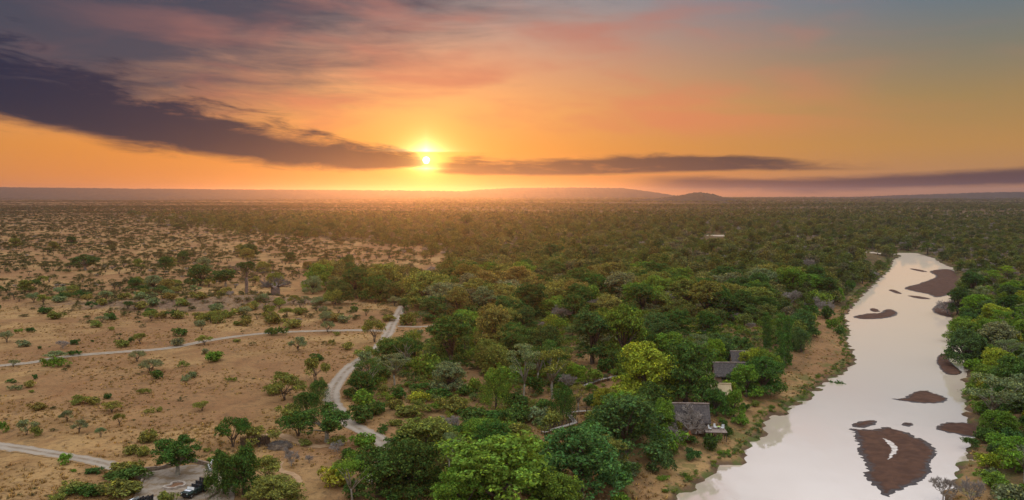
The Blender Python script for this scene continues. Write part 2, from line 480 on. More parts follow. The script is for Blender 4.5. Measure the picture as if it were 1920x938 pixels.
def track_mat():
    m, t, out = new_mat('gravel_track')
    p = coords(t)
    at_ = t.nodes.new('ShaderNodeAttribute'); at_.attribute_name = 'across'
    ac = N(t, at_.outputs['Fac']).abs()
    a = noise(t, p, 0.35, 5.0, 0.65); b = noise(t, p, 2.5, 3.0, 0.7)
    c = mixc(t, a.smooth(0.35, 0.65), (0.33, 0.265, 0.205), (0.255, 0.200, 0.150))
    c = mixc(t, b.smooth(0.5, 0.8) * 0.4, c, (0.16, 0.12, 0.085))
    rut = (ac - 0.45).abs().smooth(0.08, 0.30, 1.0, 0.0)
    c = mixc(t, rut * 0.45, c, (0.40, 0.325, 0.25))
    mid = noise(t, p, 0.55, 5.0, 0.7)
    c = mixc(t, ac.smooth(0.0, 0.28, 1.0, 0.0) * mid.smooth(0.42, 0.60) * 0.75, c, (0.190, 0.120, 0.058))
    c = mixc(t, (ac + (mid - 0.5) * 1.1 + (a - 0.5) * 0.6).smooth(0.70, 0.95), c, mixc(t, b.smooth(0.4, 0.6), (0.235, 0.135, 0.058), (0.330, 0.200, 0.088)))
    principled(t, out, c, 0.95, 0.05, b, 0.06, 0.5)
    return m
M_TRACK = track_mat()
def water_mat(name, deep=(0.84, 0.66, 0.50), ripple=1.0):
    m, t, out = new_mat(name)
    p = coords(t)
    mp = t.nodes.new('ShaderNodeMapping'); mp.inputs['Rotation'].default_value = (0, 0, R(-18)); mp.inputs['Scale'].default_value = (1.0, 0.22, 1.0)
    t.links.new(p.s, mp.inputs[0]); pf = N(t, mp.outputs[0])
    a = noise(t, p, 0.10, 3.0, 0.5); b = noise(t, p, 0.9, 3.0, 0.6)
    cur = noise(t, pf, 0.16, 5.0, 0.65, 0.8)
    h = a * 1.0 + b * (cur.smooth(0.50, 0.70, 0.10, 0.5))
    bn = t.nodes.new('ShaderNodeBump'); bn.inputs['Distance'].default_value = 0.10 * ripple; bn.inputs['Strength'].default_value = 0.35
    t.links.new(h.s, bn.inputs['Height'])
    g = t.nodes.new('ShaderNodeBsdfGlossy'); g.inputs['Color'].default_value = (1, 0.97, 0.95, 1)
    ro = cur.smooth(0.50, 0.70, 0.02, 0.12)
    t.links.new(ro.s, g.inputs['Roughness']); t.links.new(bn.outputs[0], g.inputs['Normal'])
    d = t.nodes.new('ShaderNodeBsdfDiffuse'); d.inputs[0].default_value = (*deep, 1)
    lw = t.nodes.new('ShaderNodeFresnel'); lw.inputs['IOR'].default_value = 1.9
    t.links.new(bn.outputs[0], lw.inputs['Normal'])
    f = N(t, lw.outputs[0]).smooth(0.0, 0.70, 0.60, 0.54)
    mx = t.nodes.new('ShaderNodeMixShader'); t.links.new(f.s, mx.inputs[0])
    t.links.new(d.outputs[0], mx.inputs[1]); t.links.new(g.outputs[0], mx.inputs[2])
    t.links.new(mx.outputs[0], out.inputs[0])
    return m
M_WATER = water_mat('river_water')
def sand_mat():
    m, t, out = new_mat('wet_sand')
    p = coords(t)
    a = noise(t, p, 0.35, 5.0, 0.7, 0.6); b = noise(t, p, 2.2, 4.0, 0.7)
    c = mixc(t, a.smooth(0.35, 0.7), (0.066, 0.029, 0.016), (0.110, 0.050, 0.027))
    c = mixc(t, b.smooth(0.55, 0.8) * 0.6, c, (0.038, 0.022, 0.018))
    sx = t.nodes.new('ShaderNodeSeparateXYZ'); t.links.new(p.s, sx.inputs[0])
    wet = (N(t, sx.outputs[2]) + (a - 0.5) * 0.12).smooth(WATER + 0.02, WATER + 0.14, 1.0, 0.0)
    c = mixc(t, wet, c, (0.030, 0.020, 0.017))
    principled(t, out, c, wet.smooth(0, 1, 0.9, 0.3), 0.2, b, 0.08, 0.6)
    return m
M_SAND = sand_mat()

# ------------------------------------------------------------------ ground sheet
def axis(dense, lo, hi, step_lo, grow=1.09, cap=900):
    a, b, s = dense
    mid = list(np.arange(a, b + 1e-6, s))
    up, st = [], s
    x = b
    while x < hi: st = min(st * grow, cap); x += st; up.append(x)
    dn, st = [], s
    x = a
    while x > lo: st = min(st * grow, cap); x -= st; dn.append(x)
    return np.array(dn[::-1] + mid + up)
gx = axis((-210, 330, 1.6), -11000, 11000, 1.6, 1.10)
gy = axis((112, 640, 1.6), -700, 10800, 1.6, 1.022, 350)
GX, GY = np.meshgrid(gx, gy)
GZ = height(GX, GY)
V = np.stack([GX.ravel(), GY.ravel(), GZ.ravel()], 1)
nx, ny = len(gx), len(gy)
ii = np.arange(nx * ny).reshape(ny, nx)
F = np.stack([ii[:-1, :-1].ravel(), ii[:-1, 1:].ravel(), ii[1:, 1:].ravel(), ii[1:, :-1].ravel()], 1)
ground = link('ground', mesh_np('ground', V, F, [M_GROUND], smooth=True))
tag(ground, 'dry tawny savanna ground with patches of bare reddish soil', 'ground', kind='structure')

# river: a sheet reaching a little under the banks
def poly_sheet(name, pts, z, mat):
    bm = bmesh.new()
    f = bm.faces.new([bm.verts.new((x, y, z)) for x, y in pts])
    bmesh.ops.triangulate(bm, faces=[f])
    me = bpy.data.meshes.new(name); bm.to_mesh(me); bm.free(); me.materials.append(mat)
    if me.polygons and me.polygons[0].normal.z < 0: me.flip_normals()
    return me
xs = np.concatenate([gx[(gx > -160) & (gx < 420)][::3]]); ys = gy[(gy > -250) & (gy < 1250)][::3]
WX, WY = np.meshgrid(xs, ys)
wd = river_sdf(WX, WY)
wi = np.arange(WX.size).reshape(WX.shape)
keep = np.minimum.reduce([wd[:-1, :-1], wd[:-1, 1:], wd[1:, 1:], wd[1:, :-1]]) < 1.0
F = np.stack([wi[:-1, :-1][keep], wi[:-1, 1:][keep], wi[1:, 1:][keep], wi[1:, :-1][keep]], 1)
used = np.unique(F); remap = np.zeros(WX.size, int); remap[used] = np.arange(len(used))
V = np.stack([WX.ravel()[used], WY.ravel()[used], np.full(len(used), WATER)], 1)
river = link('river', mesh_np('river', V, remap[F], [M_WATER], smooth=True))
tag(river, 'calm shallow river mirroring the pale dawn sky', 'river', kind='structure')

# sandbars
def sandbar(pts_px, zoom=True, top=0.30, seed=0, name='sandbar', mat=None, lift=0.0):
    rng = random.Random(seed)
    pts = [at(*(E(*p) if zoom else p), WATER) for p in pts_px]
    # finer, wobbling outline
    out = []
    n = len(pts)
    for i in range(n):
        a, b, c, d = pts[i - 1], pts[i], pts[(i + 1) % n], pts[(i + 2) % n]
        k = max(2, int((c - b).length / 0.9))
        for j in range(k):
            t = j / k
            p = 0.5 * ((2 * b) + (c - a) * t + (2 * a - 5 * b + 4 * c - d) * t * t + (3 * b - a - 3 * c + d) * t ** 3)
            out.append(Vector((p.x + rng.uniform(-.18, .18), p.y + rng.uniform(-.28, .28), 0)))
    poly = np.array([(p.x, p.y) for p in out])
    x0, y0 = poly.min(0) - 1.8; x1, y1 = poly.max(0) + 1.8
    s = max(0.32, max(x1 - x0, y1 - y0) / 130)
    X, Y = np.meshgrid(np.arange(x0, x1 + s, s), np.arange(y0, y1 + s, s))
    d = seg_dist(poly, X, Y); d = np.where(inside(poly, X, Y), d, -d)
    bumps = 0.03 * np.sin(X * 1.1 + np.sin(Y * .9)) + 0.025 * np.sin(Y * 1.7 + X * .6)
    rag = .5 * np.sin(X * 2.1 + 1.7 * np.sin(Y * 1.3)) + .5 * np.sin(Y * 2.7 + 1.1 * np.sin(X * 3.1)) + .5 * np.sin(X * .7 - Y * .9)
    if mat is None: Z = WATER - 0.035 + top * 1.2 * sstep(-0.8, min(5.0, .7 * float(d.max())), d) + bumps * sstep(0, 3, d) + .034 * rag * sstep(-1.5, .5, d)
    else: Z = WATER - 0.06 + lift + top * sstep(-.9, 1.6, d) + .025 * rag
    ix = np.arange(X.size).reshape(X.shape)
    q = d > (-1.4 if mat is None else -0.1)
    keep = q[:-1, :-1] & q[:-1, 1:] & q[1:, 1:] & q[1:, :-1]
    F = np.stack([ix[:-1, :-1][keep], ix[:-1, 1:][keep], ix[1:, 1:][keep], ix[1:, :-1][keep]], 1)
    u = np.unique(F); rm = np.zeros(X.size, int); rm[u] = np.arange(len(u))
    V = np.stack([X.ravel()[u], Y.ravel()[u], Z.ravel()[u]], 1)
    o = link(name, mesh_np(name, V, rm[F], [mat or M_SAND], smooth=True))
    return o
bars = [
    ([(285, 685), (320, 684), (370, 688), (410, 680), (470, 690), (530, 715), (580, 740), (598, 770), (582, 815), (570, 850), (530, 880), (470, 905), (425, 928), (395, 910), (360, 880), (328, 835), (348, 832), (340, 808), (315, 775), (311, 735), (300, 705)], 'broad diamond-shaped sandbar of dark wet sand holding a bright pool'),
    ([(436, 580), (480, 578), (515, 556), (555, 551), (590, 562), (637, 582), (600, 596), (540, 595), (490, 590)], 'rounded brown sandbar just above the large one'),
    ([(598, 440), (612, 425), (640, 421), (636, 440), (655, 462), (682, 490), (640, 494), (612, 475)], 'curved sandbar against the shaded bank halfway up the river'),
    ([(300, 290), (350, 279), (395, 276), (412, 264), (440, 265), (460, 278), (440, 290), (390, 298), (330, 299)], 'slim leaf-shaped sandbar in the middle of the upper reach'),
    ([(480, 188), (540, 170), (590, 148), (570, 130), (620, 122), (660, 128), (690, 160), (655, 205), (600, 222), (560, 210), (510, 200)], 'large sandbar joining the far bank at the upper bend'),
    ([(500, 121), (530, 123), (562, 131), (540, 131)], 'thin sliver of sand near the upper bend'),
    ([(495, 216), (540, 219), (575, 228), (530, 226)], 'thin sliver of sand below the large upstream sandbar'),
    ([(590, 685), (620, 665), (680, 663), (755, 678), (760, 715), (700, 712), (640, 700)], 'ragged dark sandbar under the trees beside the large one'),
    ([(580, 265), (612, 240), (660, 240), (660, 290), (600, 282)], 'small shaded sandbar below the leaning dead branches'),
    ([(300, 672), (330, 660), (375, 656), (385, 668), (350, 680), (320, 682)], 'wet sand patch touching the head of the large sandbar'),
    ([(475, 672), (492, 664), (508, 668), (495, 677)], 'tiny wet sand patch above the large sandbar'),
    ([(428, 196), (446, 196), (470, 208), (455, 208)], 'tiny sand spit in the upper reach'),
    ([(362, 262), (380, 262), (392, 272), (372, 272)], 'tiny sandbank beside the leaf-shaped sandbar'),
]
for i, (pts, lab) in enumerate(bars):
    tag(sandbar(pts, seed=i, top=0.30 if i not in (9, 10) else 0.12), lab, 'sandbar', kind='structure')
pool = sandbar([(402, 724), (425, 732), (450, 748), (458, 765), (446, 785), (424, 802), (430, 782), (436, 764), (420, 742)], seed=33, top=0.02, name='pool', mat=M_WATER, lift=0.45)
tag(pool, 'bright curved pool of water on the large sandbar', 'pool', kind='structure')

# ------------------------------------------------------------------ tracks
def spline(pts, step=1.5):
    out = []
    n = len(pts)
    for i in range(n - 1):
        a, b, c, d = pts[max(i - 1, 0)], pts[i], pts[i + 1], pts[min(i + 2, n - 1)]
        k = max(2, int((c - b).length / step))
        for j in range(k):
            t = j / k
            out.append(0.5 * ((2 * b) + (c - a) * t + (2 * a - 5 * b + 4 * c - d) * t * t + (3 * b - a - 3 * c + d) * t ** 3))
    out.append(pts[-1])
    return out
TRACKS = []
def track(px, width, label, lift=0.07, name='track', mat=None):
    c = spline([ground_at(*p) for p in px])
    rng = random.Random(len(TRACKS) + 5)
    V, F = [], []
    K = 9
    wl = wr = 0
    for i, p in enumerate(c):
        d = (c[min(i + 1, len(c) - 1)] - c[max(i - 1, 0)]); d.z = 0; d.normalize()
        nrm = Vector((-d.y, d.x, 0))
        wl = wl * .7 + rng.uniform(-.22, .22); wr = wr * .7 + rng.uniform(-.22, .22)
        for k in range(K):
            s = (k / (K - 1) - 0.5) * width + (wl if k == 0 else wr if k == K - 1 else 0)
            V.append(p + nrm * s)
    P = np.array(V); P[:, 2] = height(P[:, 0], P[:, 1]) + lift
    for i in range(len(c) - 1):
        for k in range(K - 1): F.append((i * K + k, i * K + k + 1, (i + 1) * K + k + 1, (i + 1) * K + k))
    me = mesh_np(name, P, np.array(F), [mat or M_TRACK], smooth=True)
    me.flip_normals() if me.polygons[0].normal.z < 0 else None
    a_ = me.attributes.new('across', 'FLOAT', 'POINT'); a_.data.foreach_set('value', np.tile(np.linspace(-1, 1, K), len(c)).astype(np.float32))
    o = link(name, me)
    tag(o, label, 'track', kind='structure')
    TRACKS.append((np.array([(p.x, p.y) for p in c]), width))
    return o
track([(755, 574), (748, 588), (737, 605), (724, 632), (708, 652), (684, 670), (655, 690), (634, 715), (622, 742), (632, 768), (648, 790), (680, 808), (712, 824), (724, 842), (722, 870), (700, 905)], 4.9, 'pale gravel track winding from the bush towards the riverside trees')
track([(-40, 690), (0, 686), (60, 680), (130, 668), (230, 660), (300, 655), (350, 647), (390, 639), (430, 633), (480, 627), (560, 622), (640, 620), (690, 620), (729, 621)], 4.4, 'pale gravel track crossing the open savanna to the junction', 0.074)
track([(-40, 830), (0, 836), (60, 845), (120, 855), (180, 866), (225, 879), (275, 895)], 4.0, 'pale gravel track leading into the walled parking circle', 0.078)
track([(735, 612), (790, 613), (840, 607), (890, 608)], 2.6, 'faint sandy side track running into the woodland', 0.066)
M_PATH = simple_mat('sandy_path', (0.42, 0.26, 0.14), (0.33, 0.20, 0.11), 1.0, 0.95, 0.05)
track([(527, 866), (521, 874), (529, 884), (546, 888), (560, 897), (558, 907), (540, 914)], 1.4, 'narrow curling sandy footpath beside the bent dead shrub', 0.07, 'footpath', M_PATH)
track([(470, 822), (520, 815), (555, 828), (600, 838), (650, 826)], 2.5, 'bare sandy footpath behind the brush heap', 0.07, 'footpath', M_PATH)
# parking circle
pc = [ground_at(*p) for p in [(262, 905), (270, 888), (305, 881), (350, 873), (390, 874), (415, 882), (432, 900), (440, 925), (425, 950), (330, 965), (245, 960), (252, 930)]]
cx = sum((p.x for p in pc)) / len(pc); cyy = sum((p.y for p in pc)) / len(pc)
ring = spline(pc + [pc[0]], 0.8)
V = [(cx, cyy)]; 
for t in np.linspace(0.15, 1, 8): V += [(cx + (p.x - cx) * t, cyy + (p.y - cyy) * t) for p in ring[:-1]]
n = len(ring) - 1
F3 = [(0, 1 + k, 1 + (k + 1) % n) for k in range(n)]
F4 = [(1 + j * n + k, 1 + (j + 1) * n + k, 1 + (j + 1) * n + (k + 1) % n, 1 + j * n + (k + 1) % n) for j in range(7) for k in range(n)]
P = np.array([(x, y, 0) for x, y in V]); P[:, 2] = height(P[:, 0], P[:, 1]) + 0.09
me = mesh_np('parking_circle', P, [np.array(F3), np.array(F4)], [M_TRACK], smooth=True)
if me.polygons[0].normal.z < 0: me.flip_normals()
o = link('parking_ground', me); tag(o, 'round swept gravel parking area enclosed by a low stone wall', 'parking area', kind='structure')
PARK = np.array([(p.x, p.y) for p in pc])

# ------------------------------------------------------------------ far hills
M_HILL = simple_mat('wooded_hill', (0.028, 0.034, 0.022), (0.050, 0.050, 0.030), 0.02, 0.95, 0.05)
def hill(prof, dist, depth, label, seed, rough=4.0):
    """prof: [(px, py)] skyline points at DIST metres; falls to the plain in front and behind"""
    rng = np.random.RandomState(seed)
    xs_ = np.array([(p[0] - 960) / FPX * dist for p in prof]); zs_ = np.array([CAM_H + (HORIZON - p[1]) / FPX * dist for p in prof])
    X = np.arange(xs_[0], xs_[-1], dist / FPX * 2.2)
    Z = np.interp(X, xs_, zs_)
    Z = np.convolve(np.pad(Z, 4, mode='edge'), np.ones(9) / 9, mode='valid')
    K = 17
    V = []
    for j in range(K):
        s = j / (K - 1) * 2 - 1
        fall = math.cos(s * math.pi / 2) ** 0.8 if abs(s) < 1 else 0
        r = rng.uniform(-1, 1, len(X)) * rough * (0.35 + 0.65 * fall) * (abs(s) < 1)
        V.append(np.stack([X, np.full(len(X), dist + s * depth) + rng.uniform(-1, 1, len(X)) * depth * .02, Z * fall + r - 6 * (1 - fall)], 1))
    V = np.concatenate(V)
    n = len(X)
    I = np.arange(K * n).reshape(K, n)
    F = np.stack([I[:-1, :-1].ravel(), I[:-1, 1:].ravel(), I[1:, 1:].ravel(), I[1:, :-1].ravel()], 1)
    o = link('hill', mesh_np('hill', V, F, [M_HILL], smooth=False))
    tag(o, label, 'hill', kind='structure')
hill([(-250, 353), (0, 352), (200, 354), (420, 356), (600, 357), (760, 358), (900, 360), (1050, 364), (1120, 370)], 8300, 700, 'long low plateau fading into the haze on the horizon', 1, 7)
hill([(760, 370), (840, 362), (900, 356), (960, 353), (1080, 352), (1165, 353), (1195, 356.5), (1225, 361), (1262, 367), (1300, 371), (1340, 376)], 8900, 700, 'hazy flat-topped mesa beyond the rising sun', 2, 5)
hill([(1180, 376), (1235, 372.5), (1258, 369.5), (1280, 366), (1296, 363), (1306, 361.5), (1318, 361.5), (1332, 364), (1350, 369.5), (1380, 376)], 4600, 260, 'small rounded wooded hill standing alone on the plain', 3, 5)
hill([(1560, 372), (1640, 369), (1700, 366.5), (1760, 365), (1830, 362), (1900, 361), (2000, 361), (2200, 366), (2350, 372)], 7900, 600, 'long wooded ridge on the horizon beyond the river', 4, 7)
hill([(1760, 380), (1815, 375), (1842, 369.5), (1862, 374), (1895, 380)], 6000, 200, 'low pointed knoll before the wooded ridge', 5, 4)
hill([(-200, 376), (0, 374), (120, 372), (330, 371), (500, 373), (600, 372), (622, 369.5), (645, 372), (700, 374), (790, 377), (830, 380)], 6500, 500, 'dark wooded swell below the horizon plateau', 6, 6)

# ------------------------------------------------------------------ plants: meshes
def quads(rng, P, Nn, size, aspect=0.62, jitter=0.8):
    """one leaf spray per point, facing roughly along Nn"""
    n = len(P)
    Nn = Nn + rng.normal(0, jitter, (n, 3)); Nn /= np.linalg.norm(Nn, axis=1)[:, None] + 1e-9
    a = np.cross(Nn, rng.normal(0, 1, (n, 3))); a /= np.linalg.norm(a, axis=1)[:, None] + 1e-9
    b = np.cross(Nn, a)
    s = (size * rng.uniform(0.6, 1.35, n))[:, None]
    k = aspect * rng.uniform(0.7, 1.2, n)[:, None]
    V = np.stack([P - a * s * .5, P - b * s * k * .5 + a * s * .08, P + a * s * .5, P + b * s * k * .5 + a * s * .08], 1).reshape(-1, 3)
    F = np.arange(4 * n).reshape(n, 4)
    return V, F
def sphere(rng, n):
    d = rng.normal(0, 1, (n, 3)); return d / np.linalg.norm(d, axis=1)[:, None]
def foliage(seed, lobes, n, size, sub=9, subr=0.42, under=0.35, droop=0.0, jitter=0.5, aspect=0.62):
    """lobes: [(centre, (rx, ry, rz))] -> leaf quads over smaller tufts carried on each lobe"""
    rng = np.random.RandomState(seed)
    C, S = [], []
    for c, r in lobes:
        c = np.array(c); r = np.array(r)
        d = sphere(rng, sub * 2); d = d[(d[:, 2] > -0.35) | (rng.rand(len(d)) < under)][:sub]
        C.append(c + d * r * 0.72); S.append(np.outer(rng.uniform(.75, 1.25, len(d)), r * subr))
    C = np.concatenate(C); S = np.concatenate(S)
    w = (S[:, 0] * S[:, 1]); w = w / w.sum()
    k = rng.choice(len(C), n, p=w)
    d = sphere(rng, n)
    flip = (d[:, 2] < -0.2) & (rng.rand(n) > under); d[flip, 2] *= -1
    rho = (1 - 0.45 * rng.rand(n) ** 1.7)[:, None]
    P = C[k] + d * S[k] * rho
    if droop: P[:, 2] -= droop * rng.rand(n) ** 2 * S[k][:, 2]
    out = d + np.array([0, 0, 0.25])
    return quads(rng, P, out, size, aspect, jitter)
def crown_mesh(name, seed, lobes, n, size, mat=None, **kw):
    V, F = foliage(seed, lobes, n, size, **kw)
    return mesh_np(name, V, F, [mat or M_LEAF])

def ball_lobes(rng, n, rx, rz, zc, r0, flat_bottom=0.25, spread=0.72):
    """lobes filling a rounded crown centred at height zc"""
    out = []
    while len(out) < n:
        d = np.array([rng.gauss(0, 1) for _ in range(3)]); d /= np.linalg.norm(d)
        if d[2] < -flat_bottom - 0.2: continue
        k = rng.uniform(0.55, 1.0) * spread
        r = r0 * rng.uniform(0.75, 1.25)
        out.append(((d[0] * rx * k, d[1] * rx * k, zc + d[2] * rz * k), (r, r, r * 0.82)))
    return out
def trunk_mesh(name, rng, h_fork, ends, r0, mat, lean=(0, 0), n=7, stems=1):
    mb = MB()
    for s in range(stems):
        a = 2 * math.pi * s / stems + rng.random()
        bx, by = (0.25 * stems * r0 * math.cos(a), 0.25 * stems * r0 * math.sin(a)) if stems > 1 else (0, 0)
        fx, fy = bx + lean[0] * h_fork + (stems > 1) * h_fork * .25 * math.cos(a), by + lean[1] * h_fork + (stems > 1) * h_fork * .25 * math.sin(a)
        rr = r0 / math.sqrt(stems)
        mb.tube([(bx, by, -0.6), (bx, by, 0.05), (bx + .35 * (fx - bx) + rng.uniform(-.1, .1), by + .35 * (fy - by), h_fork * .45), (fx, fy, h_fork)], [rr * 1.5, rr * 1.2, rr * .95, rr * .8], n)
        mine = [e for i, e in enumerate(ends) if i % stems == s]
        for e in mine:
            e = Vector(e); f = Vector((fx, fy, h_fork * rng.uniform(.72, 1.0)))
            f.x = bx + (fx - bx) * f.z / h_fork; f.y = by + (fy - by) * f.z / h_fork
            m = f.lerp(e, .5) + Vector((rng.uniform(-.12, .12), rng.uniform(-.12, .12), rng.uniform(.0, .18))) * (e - f).length
            mb.tube([f, m, e], [rr * .55, rr * .34, rr * .12], 5)
    return mb.mesh(name, mat, True)

KINDS = {}   # kind -> list of (crown mesh, trunk mesh or None, width, height)
def reg(kind, crown, trunk, w, h):
    co = np.empty(len(crown.vertices) * 3, np.float32); crown.vertices.foreach_get('co', co); co = co.reshape(-1, 3)
    w = 2 * np.percentile(np.hypot(co[:, 0], co[:, 1]), 95) if kind != 'low' else 2 * np.percentile(np.abs(co[:, 0]), 96)
    h = np.percentile(co[:, 2], 99)
    KINDS.setdefault(kind, []).append((crown, trunk, w, h))

for i in range(5):           # dense rounded riverside tree, crown nearly to the ground
    rng = random.Random(100 + i)
    lob = ball_lobes(rng, 20, 6.6, 5.2, 6.6, 2.5) + [((rng.uniform(-5, 5), rng.uniform(-5, 5), rng.uniform(1.9, 3.4)), (2.1, 2.1, 1.7)) for _ in range(6)] + [((5.0 * math.cos(a), 5.0 * math.sin(a), rng.uniform(1.5, 3.2)), (2.2, 2.2, 1.8)) for a in (k * .57 + rng.random() * .4 for k in range(11))]
    lob += [((rng.uniform(-1.5, 1.5), rng.uniform(-1.5, 1.5), 7.0), (4.2, 4.2, 3.8))]
    reg('broad', crown_mesh('crown_broad', 100 + i, lob, 15000, 0.46, sub=14, subr=.31), trunk_mesh('trunk_broad', rng, 2.6, [l[0] for l in lob[:12]], 0.5, M_BARK), 15.5, 12.4)
for i in range(2):           # shade tree: lifted crown on a bare grey trunk
    rng = random.Random(150 + i)
    lob = ball_lobes(rng, 17, 6.0, 3.6, 7.0, 2.1, .25, .85) + [((rng.uniform(-4, 4), rng.uniform(-4, 4), rng.uniform(4.0, 5.2)), (1.6, 1.6, 1.2)) for _ in range(8)]
    reg('shade', crown_mesh('crown_shade', 150 + i, lob, 7500, 0.52, sub=9, subr=.45), trunk_mesh('trunk_shade', rng, 3.6, [l[0] for l in lob], 0.55, M_PALE), 14, 11)
for i in range(3):           # taller tree with a clear trunk
    rng = random.Random(200 + i)
    lob = ball_lobes(rng, 20, 5.4, 6.6, 11.0, 2.3, 0.55) + [((0, 0, 11), (3.4, 3.4, 5.0))]
    lob += [((rng.uniform(-4, 4), rng.uniform(-4, 4), rng.uniform(2.4, 6.0)), (1.8, 1.8, 1.9)) for _ in range(12)]
    reg('tall', crown_mesh('crown_tall', 200 + i, lob, 12500, 0.46, sub=13, subr=.33, under=.55), trunk_mesh('trunk_tall', rng, 4.6, [l[0] for l in lob[:12]], 0.55, M_BARK), 13.2, 18.0)
for i in range(3):           # open pale-stemmed tree
    rng = random.Random(300 + i)
    ends = [(rng.uniform(-4.2, 4.2), rng.uniform(-4.2, 4.2), rng.uniform(7.5, 12.0)) for _ in range(13)]
    lob = [(e, (1.9, 1.9, 0.95)) for e in ends] + [((rng.uniform(-2, 2), rng.uniform(-2, 2), 12.2), (2.2, 2.2, 1.0)) for _ in range(3)]
    reg('open', crown_mesh('crown_open', 300 + i, lob, 3600, 0.40, sub=7, subr=.5, under=.8), trunk_mesh('trunk_open', rng, 4.8, ends, 0.34, M_PALE, lean=(rng.uniform(-.12, .12), 0)), 11.5, 13.4)
for i in range(4):           # umbrella thorn
    rng = random.Random(400 + i)
    ends = []
    lob = []
    for k in range(15):
        a = rng.uniform(0, 6.28); q = 3.0 * math.sqrt(rng.random())
        z = 3.9 + rng.uniform(-.35, .25) - q * q * .15
        ends.append((q * math.cos(a), q * math.sin(a), z - .2)); lob.append(((q * math.cos(a), q * math.sin(a), z), (1.3, 1.3, 0.85)))
    reg('thorn', crown_mesh('crown_thorn', 400 + i, lob, 4400, 0.30, sub=9, subr=.45, under=.5), trunk_mesh('trunk_thorn', rng, 1.3, ends, 0.20, M_BARK, stems=rng.choice((2, 3, 3))), 7.6, 4.8)
for i in range(6):           # rounded bush
    rng = random.Random(500 + i)
    lob = [((rng.uniform(-1.25, 1.25), rng.uniform(-1.25, 1.25), rng.uniform(.45, 1.5)), (.85, .85, .72)) for _ in range(8)] + [((0, 0, .95), (1.25, 1.25, 1.0))]
    reg('bush', crown_mesh('bush', 500 + i, lob, 1900, 0.29, sub=9, subr=.45, under=.4), None, 4.1, 2.3)
for i in range(3):           # low spreading thicket
    rng = random.Random(550 + i)
    lob = [((rng.uniform(-2.6, 2.6), rng.uniform(-1.1, 1.1), rng.uniform(.2, .7)), (.9, .8, .5)) for _ in range(11)]
    reg('low', crown_mesh('low_bush', 550 + i, lob, 1700, 0.24, sub=8, subr=.45, under=.3), None, 6.6, 1.3)
for i in range(2):           # weeping tree: hanging strands
    rng = random.Random(600 + i)
    r2 = np.random.RandomState(600 + i)
    lob = ball_lobes(rng, 12, 3.2, 2.6, 7.0, 1.5, .3)
    V1, F1 = foliage(600 + i, lob, 3000, 0.36, sub=9)
    P = []
    for _ in range(230):
        a = rng.uniform(0, 6.28); q = rng.uniform(1.5, 4.2); top = 8.6 - q * q * .16 + rng.uniform(-.6, .4); L = rng.uniform(2.5, 6.6)
        k = int(L * 5); z = top - np.linspace(0, L, k)
        P.append(np.stack([q * math.cos(a) + .18 * r2.normal(0, 1, k), q * math.sin(a) + .18 * r2.normal(0, 1, k), np.maximum(z, .25)], 1))
    P = np.concatenate(P)
    V2, F2 = quads(r2, P, P * np.array([1, 1, 0]) + np.array([0, 0, -2.]) * 0, 0.34, .5, 1.2)
    reg('weep', mesh_np('crown_weep', np.concatenate([V1, V2]), np.concatenate([F1, F2 + len(V1)]), [M_LEAF]), trunk_mesh('trunk_weep', rng, 3.2, [l[0] for l in lob[:7]], .32, M_BARK), 9.0, 9.8)
# creeper-draped tree: leaning columns of hanging leaves with tufted heads
rng = random.Random(640)
lob = []
for (x, y, h, r) in ((-3.2, 0, 10.5, 1.5), (-.6, .8, 11.5, 1.5), (2.4, -.4, 12.5, 1.8), (4.6, .6, 9.0, 1.4)):
    for k in range(9):
        z = 1.0 + (h - 1.2) * k / 8; lob.append(((x + rng.uniform(-.4, .4) + z * .04, y + rng.uniform(-.4, .4), z), (r * (1.15 if k == 8 else .8), r * (1.15 if k == 8 else .8), 1.1)))
reg('draped', crown_mesh('crown_draped', 640, lob, 8500, .36, sub=9, under=.9, droop=1.2), trunk_mesh('trunk_draped', rng, 3.0, [lob[8][0], lob[17][0], lob[26][0]], .3, M_BARK, stems=3), 11.5, 13.2)

def branchy(mb, rng, p, d, L, r, depth, spread=.75, gravity=0.0, kids=3, rmin=.012):
    q = p + d * L * .5 + Vector((rng.uniform(-1, 1), rng.uniform(-1, 1), rng.uniform(-1, 1))) * L * .07
    e = p + d * L
    mb.tube([p, q, e], [r, r * .8, r * .6], 5 if depth > 2 else 4 if depth > 1 else 3, cap=False)
    if depth <= 0: return
    for _ in range(kids if depth > 1 else kids + 1):
        nd = (d + Vector((rng.gauss(0, spread), rng.gauss(0, spread), rng.gauss(0, spread * .6) - gravity))).normalized()
        branchy(mb, rng, p.lerp(e, rng.uniform(.6, 1.0)), nd, L * rng.uniform(.6, .85), max(r * .6, rmin), depth - 1, spread, gravity, kids, rmin)
for i in range(3):           # leafless shrub or small tree
    rng = random.Random(700 + i)
    mb = MB()
    mb.tube([(0, 0, -.3), (0, 0, .6), (.1, 0, 1.1)], [.16, .13, .1], 6)
    for k in range(6):
        a = k * 1.05 + rng.random() * .5
        branchy(mb, rng, Vector((.05, 0, rng.uniform(.6, 1.1))), Vector((math.cos(a) * .8, math.sin(a) * .8, .75)).normalized(), 1.25, .08, 4, .55, -.08, 4 if k % 2 else 3, .028)
    me = mb.mesh('bare', M_TWIG)
    reg('bare', me, None, 6.4, 4.4)

